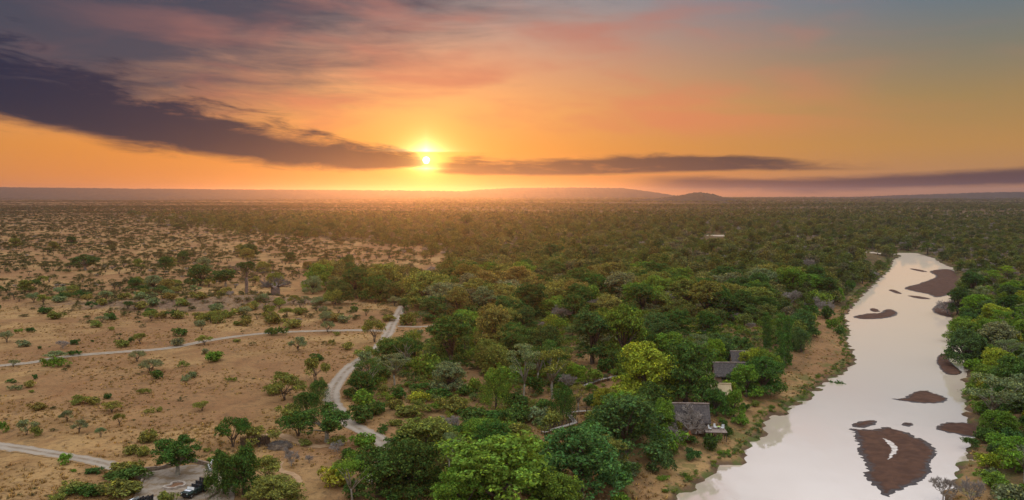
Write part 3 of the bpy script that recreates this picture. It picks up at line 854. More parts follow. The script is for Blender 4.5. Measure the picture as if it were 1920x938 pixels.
# baobabs
def baobab(name, seed, trunk_h, trunk_r, limbs, bare):
    rng = random.Random(seed)
    mb = MB()
    prof = [(-.6, 1.35), (0, 1.25), (.12, 1.05), (.45, .98), (.8, .95), (1.0, .78)]
    n = 14
    V, F = [], []
    for z, r in prof:
        for k in range(n):
            a = 2 * math.pi * k / n; rr = trunk_r * r * (1 + .10 * math.cos(3 * a + seed) + .06 * math.cos(7 * a))
            V.append((rr * math.cos(a), rr * math.sin(a), max(z, -.2) * trunk_h if z > 0 else z))
    for j in range(len(prof) - 1):
        for k in range(n): F.append((j * n + k, j * n + (k + 1) % n, (j + 1) * n + (k + 1) % n, (j + 1) * n + k))
    F.append(tuple((len(prof) - 1) * n + k for k in range(n)))
    mb.add(V, F)
    tips = []
    lm = MB()
    for i in range(limbs):
        a = 2 * math.pi * i / limbs + rng.uniform(-.3, .3)
        p = Vector((trunk_r * .45 * math.cos(a), trunk_r * .45 * math.sin(a), trunk_h * rng.uniform(.82, .97)))
        d = Vector((math.cos(a), math.sin(a), rng.uniform(.35, .9))).normalized()
        branchy(lm, rng, p, d, trunk_h * .55, trunk_r * .24, 4 if bare else 3, .45, -.05, 3, .03)
    return mb.mesh(name + '_trunk', M_BAOB, True), lm.mesh(name + '_limbs', M_DEAD if bare else M_BAOB, True)

# ------------------------------------------------------------------ placing plants
NAME = dict(broad='broadleaf_tree', shade='broadleaf_tree', tall='tall_tree', open='pale_trunk_tree', thorn='thorn_tree', bush='bush', low='spreading_bush',
            weep='weeping_tree', bare='leafless_shrub', draped='creeper_draped_tree')
CAT = dict(broad='tree', shade='tree', tall='tree', open='tree', thorn='tree', bush='bush', low='bush', weep='tree', bare='shrub', draped='tree')
PHRASE = dict(broad='round-crowned tree', shade='shade tree', tall='tall tree', open='open-crowned pale-stemmed tree', thorn='flat-topped thorn tree', bush='rounded bush',
              low='low spreading bush', weep='weeping tree', bare='leafless shrub', draped='creeper-draped tree')
ITEMS = []
prng = random.Random(77)
def put(kind, p, wm, hm, colour, label=None, group=None, var=None, rz=None):
    lst = KINDS[kind]
    c, tr, w0, h0 = lst[prng.randrange(len(lst)) if var is None else var % len(lst)]
    s = (wm / w0, wm / w0 * prng.uniform(.92, 1.08), hm / h0)
    rz = prng.uniform(0, 6.28) if rz is None else rz
    col = PAL[colour]; k = 1.32 * prng.uniform(.85, 1.15); g = prng.uniform(.93, 1.07)
    col = (col[0] * k / g, col[1] * k * g, col[2] * k, 1)
    if tr is None:
        o = link(NAME[kind], c, None, p, rz, s); o.color = col
    else:
        o = link(NAME[kind], None, None, p, rz, s)
        link('trunk', tr, o)
        q = link('crown', c, o); q.color = col
    o['category'] = CAT[kind]
    ITEMS.append(dict(o=o, kind=kind, colour=colour, p=Vector(p), w=wm, h=hm, label=label, group=group))
    return o
def place(kind, px, py, w, h, colour, label=None, var=None):
    """px, py: foot in the photograph; w, h: its width and height there, in pixels"""
    p = ground_at(px, py)
    d = depth_of(p); th = math.atan2(CAM_H - p.z, p.y)
    wm = w * d / FPX; ap = h * d / FPX
    low = kind in ('bush', 'low')
    if low: p = p + Vector((0, .32 * wm, 0))
    elif kind in ('broad',): p = p + Vector((0, .2 * wm, 0))
    p.z = gz(p.x, p.y)
    hm = (ap - (.42 if low else .28) * wm * math.sin(th)) / math.cos(th)
    hm = max(hm, (.28 if low else .4) * wm)
    return put(kind, p, wm, hm, colour, label, var=var)

HAND = [
 # --- savanna, along the far track
 ('thorn', 13, 642, 26, 22, 'grey-green', None), ('bush', 39, 652, 24, 14, 'grey-green', None), ('bush', 53, 624, 18, 10, 'dark green', None),
 ('low', 33, 623, 17, 7, 'fresh green', None), ('bush', 73, 655, 7, 6, 'dark green', None), ('bare', 118, 654, 24, 16, 'olive', None), ('bush', 138, 647, 17, 11, 'dark green', None),
 ('bush', 172, 642, 7, 5, 'dark green', None), ('bush', 176, 615, 22, 14, 'olive', None), ('thorn', 191, 605, 26, 13, 'grey-green', None), ('low', 206, 621, 21, 8, 'olive', None),
 ('thorn', 102, 675, 40, 18, 'grey-green', 'wide grey-green thorn tree beside the crossing gravel track'),
 ('low', 93, 692, 54, 22, 'fresh green', 'broad low fresh-green bush in front of a wide thorn tree by the crossing track'),
 ('low', 138, 669, 32, 10, 'deep green', None), ('thorn', 25, 688, 24, 14, 'grey-green', None),
 ('thorn', 263, 645, 26, 21, 'olive', None), ('bush', 225, 653, 25, 16, 'olive', None), ('bush', 244, 643, 11, 11, 'dark green', None),
 ('bush', 334, 632, 26, 17, 'deep green', None), ('bush', 330, 650, 25, 17, 'grey-green', None), ('thorn', 383, 647, 29, 19, 'olive', None),
 ('thorn', 257, 678, 31, 21, 'grey-green', None), ('thorn', 282, 698, 46, 25, 'grey-green', 'large umbrella-shaped thorn tree with a round bush at its foot, on open ground'),
 ('bush', 289, 712, 24, 18, 'deep green', 'round deep-green bush at the foot of the large umbrella-shaped thorn tree'), ('bush', 342, 689, 20, 12, 'olive', None),
 ('bush', 400, 681, 37, 22, 'fresh green', 'spiky fresh-green bush on open ground below the crossing track'), ('bush', 362, 709, 15, 12, 'grey-green', None), ('bush', 384, 665, 15, 12, 'grey-green', None),
 ('bush', 64, 712, 10, 10, 'dark green', None), ('bush', 18, 718, 17, 7, 'deep green', None), ('low', 17, 734, 32, 9, 'grey-green', None), ('low', 56, 738, 16, 5, 'olive', None),
 ('bush', 199, 749, 16, 11, 'dark green', None), ('bush', 146, 760, 36, 19, 'olive', None), ('bush', 169, 761, 26, 17, 'brownish olive', None), ('thorn', 210, 772, 40, 22, 'olive', None),
 ('thorn', 224, 798, 22, 24, 'olive', None), ('thorn', 126, 791, 28, 23, 'grey-green', None), ('thorn', 149, 811, 31, 24, 'grey-green', None), ('thorn', 189, 820, 18, 19, 'grey-green', None),
 ('thorn', 50, 816, 38, 31, 'grey-green', None), ('bush', 64, 821, 24, 22, 'olive', None), ('bush', 3, 813, 20, 22, 'fresh green', None), ('thorn', 379, 770, 32, 19, 'olive', None),
 ('low', 280, 777, 34, 11, 'olive', None), ('low', 270, 741, 32, 7, 'olive', None), ('bush', 272, 833, 40, 26, 'olive', None), ('bush', 240, 855, 32, 20, 'brownish olive', None), ('bush', 264, 858, 30, 20, 'olive', None),
 ('bush', 117, 873, 28, 21, 'fresh green', 'rounded fresh-green bush right beside the track into the parking circle'),
 ('low', 427, 717, 26, 9, 'olive', None), ('low', 345, 716, 32, 8, 'grey-green', None), ('bush', 443, 642, 16, 7, 'olive', None), ('bush', 404, 596, 20, 14, 'olive', None), ('bush', 390, 603, 18, 13, 'deep green', None),
 ('bush', 372, 612, 22, 12, 'grey-green', None), ('bush', 462, 605, 22, 13, 'olive', None), ('bush', 443, 612, 18, 10, 'olive', None),
 # --- parking circle
 ('shade', 333, 891, 84, 76, 'deep green', 'spreading shade tree with a bare grey trunk inside the parking circle'),
 ('bush', 229, 897, 60, 34, 'olive', None), ('bush', 224, 910, 78, 34, 'deep green', None), ('bush', 216, 940, 72, 38, 'olive', None), ('bush', 172, 890, 32, 14, 'dark green', None),
 ('low', 136, 888, 18, 7, 'fresh green', None), ('bush', 132, 926, 52, 20, 'olive', None), ('bush', 162, 934, 60, 26, 'deep green', None), ('bush', 102, 942, 34, 16, 'olive', None), ('bush', 306, 948, 36, 24, 'olive', None),
 ('weep', 420, 926, 66, 84, 'deep green', 'large deep-green tree overhanging the tail of the parked safari vehicle'), ('broad', 452, 935, 70, 92, 'deep green', None), ('bush', 390, 926, 34, 36, 'fresh green', None),
 ('thorn', 500, 905, 62, 50, 'olive', 'wide olive dome-crowned tree above the curling footpath'), ('broad', 505, 962, 112, 64, 'olive', 'broad feathery olive dome of a tree cut by the bottom edge'),
 ('thorn', 437, 838, 64, 56, 'deep green', 'thorn tree with a reddish bare trunk at the reed screen'), ('thorn', 486, 838, 74, 42, 'olive', 'wide flat olive thorn tree roofing the reed screen'),
 ('bush', 394, 866, 18, 8, 'fresh green', None), ('bush', 386, 848, 14, 8, 'olive', None),
 # --- savanna nearer the junction
 ('thorn', 627, 579, 40, 36, 'olive', 'flat-topped olive thorn tree standing before a dark round tree'), ('broad', 634, 572, 54, 46, 'dark green', 'dark round tree rising behind a flat-topped thorn tree on the savanna edge'),
 ('bush', 508, 609, 32, 24, 'olive', None), ('bush', 548, 616, 40, 18, 'olive', None), ('thorn', 607, 606, 26, 18, 'grey-green', None), ('thorn', 614, 623, 28, 21, 'grey-green', None),
 ('low', 521, 632, 52, 16, 'deep green', 'long deep-green bush at the edge of the crossing track'), ('thorn', 559, 659, 36, 28, 'grey-green', 'neat umbrella thorn tree alone below the crossing track'), ('bush', 459, 612, 24, 14, 'brownish olive', None),
 ('bush', 504, 588, 22, 16, 'olive', None), ('bush', 561, 592, 30, 15, 'olive', None), ('bush', 605, 586, 18, 11, 'grey-green', None), ('bush', 664, 586, 14, 12, 'deep green', None),
 ('thorn', 702, 642, 42, 44, 'olive', 'thorn tree standing in the fork of the gravel tracks'), ('bush', 622, 648, 15, 11, 'olive', None), ('bush', 648, 657, 28, 15, 'olive', None), ('bush', 630, 630, 14, 8, 'olive', None),
 ('thorn', 686, 678, 46, 30, 'olive', None), ('thorn', 689, 702, 50, 44, 'grey-green', 'umbrella thorn tree leaning over the bend of the winding track'), ('bush', 591, 678, 28, 14, 'deep green', None),
 ('thorn', 591, 716, 52, 46, 'olive', 'tall umbrella thorn tree on open ground beside the winding track'), ('thorn', 534, 750, 72, 48, 'olive', 'wide sprawling thorn tree on the open slope'),
 ('bush', 525, 708, 26, 11, 'olive', None), ('weep', 597, 756, 42, 46, 'deep green', None), ('weep', 575, 780, 54, 48, 'deep green', None), ('bush', 540, 788, 42, 30, 'olive', None), ('bush', 508, 742, 40, 24, 'olive', None),
 ('thorn', 559, 818, 74, 48, 'deep green', None), ('shade', 613, 829, 84, 74, 'deep green', 'wide shade tree hugging the bend of the winding track'), ('bush', 632, 836, 34, 20, 'olive', None),
 ('bush', 570, 838, 24, 14, 'olive', None),
 ('bush', 679, 842, 46, 30, 'fresh green', None), ('bush', 652, 862, 32, 22, 'deep green', None), ('bush', 660, 880, 44, 30, 'fresh green', None), ('bush', 640, 884, 32, 22, 'olive', None), ('bush', 625, 919, 58, 42, 'yellow-green', 'dense yellow-green bush at the dry clearing near the bottom edge'),
 ('broad', 672, 750, 58, 52, 'deep green', None), ('bush', 678, 797, 56, 38, 'deep green', None), ('bush', 720, 740, 22, 18, 'olive', None), ('bush', 748, 750, 36, 24, 'deep green', None),
 ('bush', 714, 775, 24, 20, 'deep green', None), ('low', 714, 814, 42, 16, 'deep green', None), ('bush', 740, 770, 34, 22, 'olive', None), ('bush', 784, 758, 42, 24, 'yellow-green', None), ('bush', 785, 735, 48, 18, 'deep green', None),
 ('bush', 770, 785, 60, 28, 'olive', None), ('bush', 740, 800, 30, 14, 'olive', None), ('bush', 820, 750, 50, 22, 'deep green', None), ('bush', 812, 775, 40, 20, 'fresh green', None),
 ('open', 740, 722, 56, 62, 'grey-green', 'thin grey-green open-crowned tree beside the winding track'), ('thorn', 731, 668, 48, 38, 'olive', None), ('tall', 778, 683, 32, 44, 'dark green', None),
 ('bush', 797, 714, 56, 48, 'fresh green', 'large fresh-green bush in front of the tall dark tree'),
 ('tall', 846, 696, 86, 106, 'deep green', 'tall dense dark-green tree standing clear at the edge of the woodland'),
 ('bush', 765, 611, 34, 26, 'olive', None), ('tall', 758, 588, 16, 28, 'dark green', None), ('bush', 725, 604, 32, 13, 'olive', None), ('bush', 786, 633, 14, 14, 'grey-green', None),
 # --- lodge woodland
 ('broad', 927, 655, 78, 82, 'brownish olive', 'brownish round-crowned tree behind the tall dense dark tree'), ('broad', 912, 682, 44, 46, 'olive', None), ('broad', 965, 690, 72, 66, 'deep green', None),
 ('broad', 1022, 690, 76, 78, 'dark green', None), ('tall', 1110, 682, 76, 100, 'blue-green', 'round blue-green tree with a visible trunk behind the boardwalk'),
 ('broad', 1172, 684, 100, 108, 'fresh green', 'big fresh-green tree with trailing foliage behind the boardwalk'), ('broad', 1040, 600, 60, 44, 'fresh green', None), ('broad', 1230, 640, 60, 52, 'blue-green', None), ('broad', 1195, 590, 62, 60, 'fresh green', None),
 ('open', 982, 750, 62, 106, 'grey-green', 'tall pale-stemmed tree with ragged open crown, one of two by the tawny clearing'),
 ('open', 1036, 748, 74, 94, 'olive', 'pale-trunked tree with arching crown standing in the tawny clearing'),
 ('weep', 930, 768, 58, 84, 'fresh green', 'bright weeping tree among shrubs below the tall dense dark tree'), ('bush', 890, 742, 30, 34, 'fresh green', None),
 ('broad', 1078, 724, 46, 42, 'bright green', None), ('bush', 1112, 722, 42, 28, 'fresh green', None), ('bush', 1092, 700, 20, 16, 'blue-green', None), ('bush', 1140, 700, 36, 30, 'deep green', None),
 ('weep', 1055, 792, 50, 70, 'deep green', 'dark weeping tree beside the zigzag of the boardwalk'), ('bush', 1040, 806, 46, 34, 'olive', None), ('open', 1085, 771, 36, 50, 'brownish olive', None), ('broad', 1131, 776, 42, 46, 'yellow-green', None),
 ('bush', 1105, 762, 26, 22, 'blue-green', None), ('bush', 1022, 772, 36, 24, 'deep green', None), ('bush', 1108, 735, 26, 16, 'fresh green', None),
 ('broad', 1212, 758, 124, 112, 'yellow-green', 'golden yellow-green big tree in front of the lodges'),
 ('broad', 1290, 762, 104, 122, 'deep green', 'big dense green tree between the golden tree and the lodges'),
 ('broad', 1180, 862, 156, 118, 'blue-green', 'big dark tree with a yellow-green creeper top beside the boardwalk'), ('bush', 1112, 790, 36, 20, 'olive', None), ('bush', 1120, 818, 60, 34, 'deep green', None),
 ('broad', 1148, 806, 46, 40, 'bright green', None),
 ('broad', 935, 985, 236, 164, 'fresh green', 'huge fresh-green tree crown cut by the bottom edge'), ('broad', 860, 990, 120, 110, 'fresh green', None), ('broad', 1040, 975, 110, 90, 'fresh green', None),
 ('broad', 1088, 934, 186, 130, 'blue-green', 'huge blue-green billowing tree next to the huge fresh-green crown'), ('bush', 1160, 920, 60, 50, 'deep green', None), ('broad', 1000, 860, 60, 40, 'fresh green', None),
 ('broad', 705, 940, 120, 100, 'deep green', 'dark-green tree above the dry clearing near the bottom edge'), ('broad', 775, 940, 120, 110, 'deep green', None), ('broad', 800, 870, 150, 86, 'olive', 'olive dome-topped tree behind the slim grey tree'),
 ('open', 842, 888, 46, 76, 'grey-green', 'slim grey-leaved tree with pale leaning stem among the dark crowns'), ('broad', 900, 830, 80, 44, 'fresh green', None), ('bush', 960, 830, 70, 36, 'olive', None),
 ('broad', 880, 940, 90, 70, 'deep green', None), ('broad', 760, 870, 80, 60, 'deep green', None),
 ('bush', 848, 780, 56, 34, 'olive', None), ('bush', 885, 790, 50, 26, 'deep green', None), ('bush', 935, 792, 60, 26, 'deep green', None), ('bush', 985, 790, 48, 28, 'deep green', None), ('bush', 975, 815, 40, 22, 'olive', None), ('bush', 910, 818, 46, 24, 'olive', None),
 ('bush', 870, 745, 40, 20, 'deep green', None), ('bush', 830, 730, 46, 20, 'olive', None),
 # --- round the lodges and the near bank
 ('broad', 1245, 812, 50, 60, 'fresh green', None), ('bush', 1244, 897, 52, 48, 'blue-green', 'dark round bush standing on the bare river bank'), ('bush', 1336, 850, 34, 34, 'deep green', 'tall square bush below the lodge deck'),
 ('bare', 1293, 818, 66, 56, 'olive', 'leafless grey shrub in front of the lodge with the deck'), ('bush', 1302, 865, 34, 24, 'blue-green', None), ('broad', 1345, 786, 50, 50, 'deep green', None), ('broad', 1378, 784, 40, 52, 'fresh green', None),
 ('bush', 1363, 708, 34, 24, 'deep green', None), ('broad', 1340, 690, 48, 54, 'bright green', 'bright green tree beside the two far lodge roofs'), ('broad', 1402, 748, 62, 62, 'fresh green', 'large fresh-green bushy tree right of the tan-roofed lodge'), ('broad', 1440, 722, 54, 62, 'fresh green', None), ('broad', 1412, 700, 50, 46, 'yellow-green', None),
 ('bush', 1268, 816, 32, 26, 'olive', None), ('bush', 1316, 812, 24, 14, 'deep green', None), ('bush', 1398, 772, 20, 16, 'deep green', None), ('bush', 1392, 800, 34, 20, 'fresh green', None), ('bush', 1366, 820, 20, 18, 'deep green', None), ('bush', 1360, 802, 18, 14, 'deep green', None), ('bush', 1330, 735, 36, 30, 'fresh green', None), ('bush', 1365, 742, 34, 26, 'bright green', None),
 ('bush', 1420, 764, 20, 12, 'olive', None), ('low', 1250, 905, 30, 12, 'fresh green', None), ('low', 1362, 855, 30, 12, 'fresh green', None), ('bush', 1290, 835, 40, 18, 'deep green', None),
 ('draped', 1470, 690, 70, 104, 'deep green', 'clump of creeper-draped leaning columns at the grassy bank'), ('draped', 1436, 655, 40, 70, 'deep green', 'narrow creeper-draped tree behind the leaning columns'), ('weep', 1502, 660, 44, 46, 'blue-green', None),
 ('bush', 1538, 578, 44, 30, 'fresh green', 'domed fresh-green bush at the bend of the far bank'), ('bush', 1551, 600, 28, 24, 'deep green', None), ('bush', 1522, 598, 36, 26, 'deep green', None), ('bush', 1565, 618, 26, 22, 'fresh green', None), ('bush', 1576, 628, 22, 16, 'deep green', None),
 ('broad', 1572, 568, 26, 28, 'fresh green', None), ('bush', 1530, 632, 24, 14, 'olive', None), ('bush', 1596, 547, 24, 20, 'deep green', None), ('bush', 1440, 728, 14, 10, 'deep green', None),
 ('bush', 1495, 660, 30, 22, 'deep green', None), ('low', 1575, 729, 30, 14, 'deep green', 'small green islet of reeds and bush in the river'),
 # --- the other bank
 ('open', 1858, 800, 104, 100, 'grey-green', 'grey-green spreading tree with visible forked trunk on the far side bank'), ('broad', 1820, 690, 74, 70, 'blue-green', None), ('broad', 1905, 760, 90, 90, 'deep green', None), ('broad', 1885, 660, 80, 60, 'grey-green', None),
 ('bush', 1858, 832, 44, 30, 'deep green', None), ('bush', 1885, 850, 54, 36, 'fresh green', None), ('bush', 1862, 880, 50, 34, 'yellow-green', None), ('bush', 1910, 890, 60, 46, 'bright green', None), ('bush', 1880, 915, 60, 34, 'fresh green', None), ('bush', 1905, 945, 66, 40, 'grey-green', None),
 ('bush', 1826, 840, 34, 20, 'deep green', None), ('bare', 1768, 940, 50, 48, 'olive', 'leafless bush leaning over the water near the bottom edge'), ('bare', 1820, 950, 40, 50, 'olive', 'leafless grey shrub on the bare patch of far-side bank'),
 ('tall', 1795, 590, 34, 50, 'dark green', None), ('tall', 1824, 558, 44, 50, 'dark green', None), ('bare', 1776, 590, 42, 30, 'olive', 'dead branches reaching over the upper river'), ('broad', 1812, 640, 60, 44, 'fresh green', None), ('broad', 1870, 610, 64, 40, 'yellow-green', None),
 ('broad', 1840, 590, 56, 40, 'bright green', None),
 # --- big trees out on the savanna
 ('shade', 160, 507, 48, 30, 'dark green', 'dark spreading lone tree far out on the savanna'), ('broad', 372, 537, 50, 40, 'dark green', 'dark rounded tree, first of a trio before the baobabs'), ('shade', 423, 537, 42, 32, 'dark green', 'dark rounded tree between its larger twin and the tall baobab'),
 ('broad', 594, 545, 54, 50, 'fresh green', 'fresh-green tree behind a grey one near the leafless baobab'), ('broad', 585, 552, 36, 34, 'grey-green', None), ('broad', 465, 482, 36, 24, 'dark green', None), ('broad', 563, 445, 26, 20, 'dark green', None), ('broad', 618, 440, 30, 22, 'dark green', None),
 ('broad', 334, 432, 20, 12, 'dark green', None), ('broad', 247, 404, 18, 9, 'dark green', None), ('tall', 875, 430, 26, 26, 'dark green', 'dark peaked tree rising above the hazy woodland under the sun'), ('broad', 720, 560, 84, 66, 'olive', None), ('broad', 800, 580, 90, 72, 'olive', 'big olive tree where the winding track enters the woodland'),
 ('bush', 650, 500, 30, 22, 'dark green', None), ('broad', 1020, 545, 50, 46, 'dark green', None), ('broad', 1035, 500, 46, 42, 'dark green', None),
 # bare and dry plants by the brush heap
 ('bare', 546, 874, 32, 34, 'olive', 'bent leafless grey shrub beside the curling footpath'), ('bare', 633, 848, 30, 22, 'olive', 'leafless grey bush by the wide shade tree'), ('bare', 580, 868, 16, 14, 'olive', 'small leafless twig bush on the dry clearing'),
 ('bare', 1120, 590, 40, 30, 'olive', None), ('bare', 1240, 580, 44, 34, 'olive', None), ('bare', 1512, 520, 26, 34, 'olive', None),
]
for h in HAND: place(*h)
# the two baobabs
tm, lm = baobab('baobab', 3, 9.5, 0.85, 4, False)
p = ground_at(463, 553)
b = link('baobab_tree', None, None, p); link('trunk', tm, b); link('limb', lm, b)
lob = [((2.6 * math.cos(k * 1.05), 2.4 * math.sin(k * 1.05), 15.2 + .7 * math.sin(k * 2.2)), (2.9, 2.9, 1.8)) for k in range(6)] + [((0, 0, 16.4), (3.2, 3.2, 1.7))]
q = link('crown', crown_mesh('crown_baobab', 811, lob, 4200, .5), b); q.color = (*PAL['dark green'], 1)
mb = MB(); mb.tube([(0, 0, 9), (.2, 0, 12), (.1, .1, 14.8)], [.6, .45, .3], 8)
for k in range(5): mb.tube([(.1, 0, 12.5), (1.5 * math.cos(k * 1.3), 1.5 * math.sin(k * 1.3), 14), (2.7 * math.cos(k * 1.3), 2.7 * math.sin(k * 1.3), 15.2)], [.3, .2, .1], 5)
link('upper_stem', mb.mesh('upper_stem', M_BAOB, True), b)
tag(b, 'tall baobab with a pale trunk and flat dark crown on the stony rise', 'tree')
tm, lm = baobab('baobab', 8, 5.2, 1.9, 7, True)
p = ground_at(517, 556)
b2 = link('baobab_tree', None, None, p); link('trunk', tm, b2); link('limb', lm, b2)
b2.scale = (1.15, 1.15, 1.0)
tag(b2, 'squat leafless baobab with a tangle of purplish-grey branches', 'tree')

# ------------------------------------------------------------------ built things
M_STONE = simple_mat('dry_stone', (0.30, 0.22, 0.16), (0.19, 0.14, 0.10), 1.6, 0.9, 0.1, bump=0.05)
M_STONE2 = simple_mat('pale_stone', (0.46, 0.38, 0.31), (0.30, 0.24, 0.19), 2.2, 0.9, 0.1, bump=0.05)
M_WHITE = simple_mat('white_plaster', (0.78, 0.76, 0.73), (0.66, 0.63, 0.6), 1.0, 0.8, 0.2)
M_THATCH = simple_mat('grey_thatch', (0.120, 0.100, 0.090), (0.064, 0.055, 0.052), 2.5, 0.95, 0.05, bump=0.06)
M_CANVAS = simple_mat('tan_canvas', (0.52, 0.40, 0.24), (0.44, 0.33, 0.19), 0.8, 0.85, 0.1)
M_TIMBER = simple_mat('dark_timber', (0.10, 0.07, 0.052), (0.065, 0.046, 0.036), 2.0, 0.8, 0.2)
M_DECK = simple_mat('weathered_deck', (0.30, 0.225, 0.185), (0.20, 0.15, 0.12), 1.4, 0.8, 0.2)
M_PLANK = simple_mat('bleached_planks', (0.42, 0.36, 0.30), (0.32, 0.27, 0.22), 1.4, 0.8, 0.2)
M_PLASTER = simple_mat('earth_plaster', (0.34, 0.24, 0.16), (0.28, 0.19, 0.13), 1.0, 0.9, 0.1)
M_GLASS = simple_mat('window_glass', (0.02, 0.02, 0.025), (0.03, 0.03, 0.035), 1.0, 0.05, 0.6)
M_SOIL = simple_mat('red_soil', (0.24, 0.125, 0.07), (0.17, 0.09, 0.05), 2.0, 0.95, 0.05, bump=0.05)
M_REED = simple_mat('reed', (0.20, 0.14, 0.09), (0.11, 0.078, 0.055), 3.0, 0.9, 0.1)

def wall_run(name, px, height_m, thick, mat, label, cat='wall', rough=.08, seed=0, cope=None):
    """a low rough stone wall along a line on the ground"""
    rng = random.Random(seed)
    c = spline([ground_at(*p) for p in px], 0.7)
    n = len(c)
    V, F = [], []
    for i, p in enumerate(c):
        d = c[min(i + 1, n - 1)] - c[max(i - 1, 0)]; d.z = 0; d.normalize(); q = Vector((-d.y, d.x, 0))
        g = gz(p.x, p.y)
        hh = height_m * rng.uniform(.88, 1.08)
        for s, z in ((-.55, -.3), (-.5, .5 * hh), (-.45, hh), (0, hh * 1.04), (.45, hh), (.5, .5 * hh), (.55, -.3)):
            V.append(Vector((p.x, p.y, g + z)) + q * s * thick + Vector((rng.uniform(-1, 1), rng.uniform(-1, 1), rng.uniform(-.5, .5))) * rough * (z > 0))
    for i in range(n - 1):
        for k in range(6): F.append((i * 7 + k, i * 7 + k + 1, (i + 1) * 7 + k + 1, (i + 1) * 7 + k))
    F += [tuple(range(6, -1, -1)), tuple((n - 1) * 7 + k for k in range(7))]
    mb = MB(); mb.add(V, F)
    o = link(name, mb.mesh(name, mat))
    tag(o, label, cat)
    return o
wall_run('stone_wall', [(271, 884), (285, 883), (305, 880), (325, 873), (348, 868), (366, 868), (382, 872), (393, 875)], 0.75, 0.5, M_STONE, 'long curved dry-stone wall round the back of the parking circle', seed=1)
wall_run('stone_wall', [(248, 917), (259, 912), (267, 905), (268, 898)], 0.55, 0.45, M_STONE, 'short curved stone wall at the entry side of the parking circle', seed=2)
wall_run('stone_wall', [(386, 938), (398, 932), (407, 926), (412, 918)], 0.5, 0.4, M_STONE, 'short dark stone wall behind the parked safari vehicle', seed=3)
wall_run('white_wall', [(399, 867), (396.5, 871), (391.5, 876), (391, 880), (395, 885)], 0.6, 0.3, M_WHITE, 'small curved white wall at the end of the long stone wall', rough=.01, seed=4)

# kidney-shaped stone bed
def K4(x, y): return (220 + x / 5.647, 800 + y / 5.647)
kp = [ground_at(*K4(*p)) for p in [(488, 662), (505, 648), (562, 638), (585, 608), (650, 600), (700, 604), (716, 626), (698, 648), (650, 652), (600, 670), (525, 672)]]
ring = spline(kp + [kp[0]], .35)[:-1]
kc = Vector((sum(p.x for p in ring) / len(ring), sum(p.y for p in ring) / len(ring), 0)); kc.z = gz(kc.x, kc.y)
bed = link('stone_edged_bed', None, None, kc)
mb = MB(); V, F = [], []; n = len(ring); rr = random.Random(9)
for i, p in enumerate(ring):
    d = ring[(i + 1) % n] - ring[i - 1]; d.z = 0; d.normalize(); q = Vector((-d.y, d.x, 0))
    for s, z in ((-.2, -.2), (-.19, .38), (.19, .38), (.2, -.2)):
        V.append(Vector((p.x - kc.x, p.y - kc.y, z + .09)) + q * s + Vector((rr.uniform(-.04, .04), rr.uniform(-.04, .04), rr.uniform(-.03, .03))))
for i in range(n):
    for k in range(3): j = (i + 1) % n; F.append((i * 4 + k, i * 4 + k + 1, j * 4 + k + 1, j * 4 + k))
mb.add(V, F); link('kerb', mb.mesh('bed_kerb', M_STONE2), bed)
me = poly_sheet('bed_soil', [(p.x - kc.x, p.y - kc.y) for p in ring], .22, M_SOIL)
link('soil', me, bed)
tag(bed, 'kidney-shaped bed of red soil edged with pale stones in the parking circle', 'flower bed')

# reed screen, brush heap, termite mound
p0, p1 = ground_at(452, 838), ground_at(506, 836)
scr = link('reed_screen', None, None, p0)
n = 46
for (a, b, h0) in ((0, 1, 2.1),):
    mb = MB(); rr = random.Random(4)
    for i in range(n * 3):
        t = i / (n * 3 - 1); q = (p1 - p0) * t + Vector((0, 1.3 * math.sin(t * 3.1), 0))
        z0 = gz(p0.x + q.x, p0.y + q.y) - p0.z
        mb.tube([(q.x, q.y, z0 - .1), (q.x + rr.uniform(-.03, .03), q.y, z0 + h0 * rr.uniform(.9, 1.08))], [.045, .03], 5)
    o = link('reed_panel', mb.mesh('reed_panel', M_REED), scr); o['kind'] = 'stuff'
    pm = MB(); pm.tube([(0, 0, -.3), (0, 0, 2.3)], [.08, .07], 7); pme = pm.mesh('screen_post', M_TIMBER)
    for i in range(6):
        t = i / 5; q = (p1 - p0) * t + Vector((0, 1.3 * math.sin(t * 3.1) - .12, 0)); z0 = gz(p0.x + q.x, p0.y + q.y) - p0.z
        link('post', pme, scr, (q.x, q.y, z0))
tag(scr, 'curved brown reed screen half hidden under the thorn trees', 'screen')
hp = ground_at(524, 840)
heap = link('brush_heap', None, None, hp)
rr = random.Random(6); mb = MB(); V, F = [], []
A, B = 18, 7
for j in range(B):
    f = j / (B - 1); r = 2.2 * math.cos(f * 1.5); z = 1.25 * math.sin(f * 1.5)
    for k in range(A): a = 2 * math.pi * k / A; w = rr.uniform(.88, 1.1); V.append((1.15 * r * w * math.cos(a), r * w * math.sin(a), z * rr.uniform(.92, 1.08) - .05))
for j in range(B - 1):
    for k in range(A): F.append((j * A + k, j * A + (k + 1) % A, (j + 1) * A + (k + 1) % A, (j + 1) * A + k))
mb.add(V, F); link('mound', mb.mesh('brush_mound', M_REED), heap)
mb = MB()
for _ in range(260):
    a = rr.uniform(0, 6.28); f = rr.random() ** .7; r = 2.3 * math.cos(f * 1.4); q = Vector((1.15 * r * math.cos(a), r * math.sin(a), 1.3 * math.sin(f * 1.5)))
    d = Vector((rr.gauss(0, 1), rr.gauss(0, 1), rr.gauss(0, .35))).normalized() * rr.uniform(.3, .8)
    mb.tube([q - d, q + d], [.035, .02], 4)
o = link('sticks', mb.mesh('brush_sticks', M_DEAD), heap); o['kind'] = 'stuff'
tag(heap, 'low grey heap of cut brush beside the reed screen', 'brush heap')
tp = ground_at(1291, 823)
mb = MB(); rr = random.Random(12)
prof = [(-.3, 1.25), (.15, 1.0), (.45, .72), (.8, .5), (1.15, .36), (1.5, .26), (1.8, .16), (2.0, .05)]
V, F = [], []; n = 12
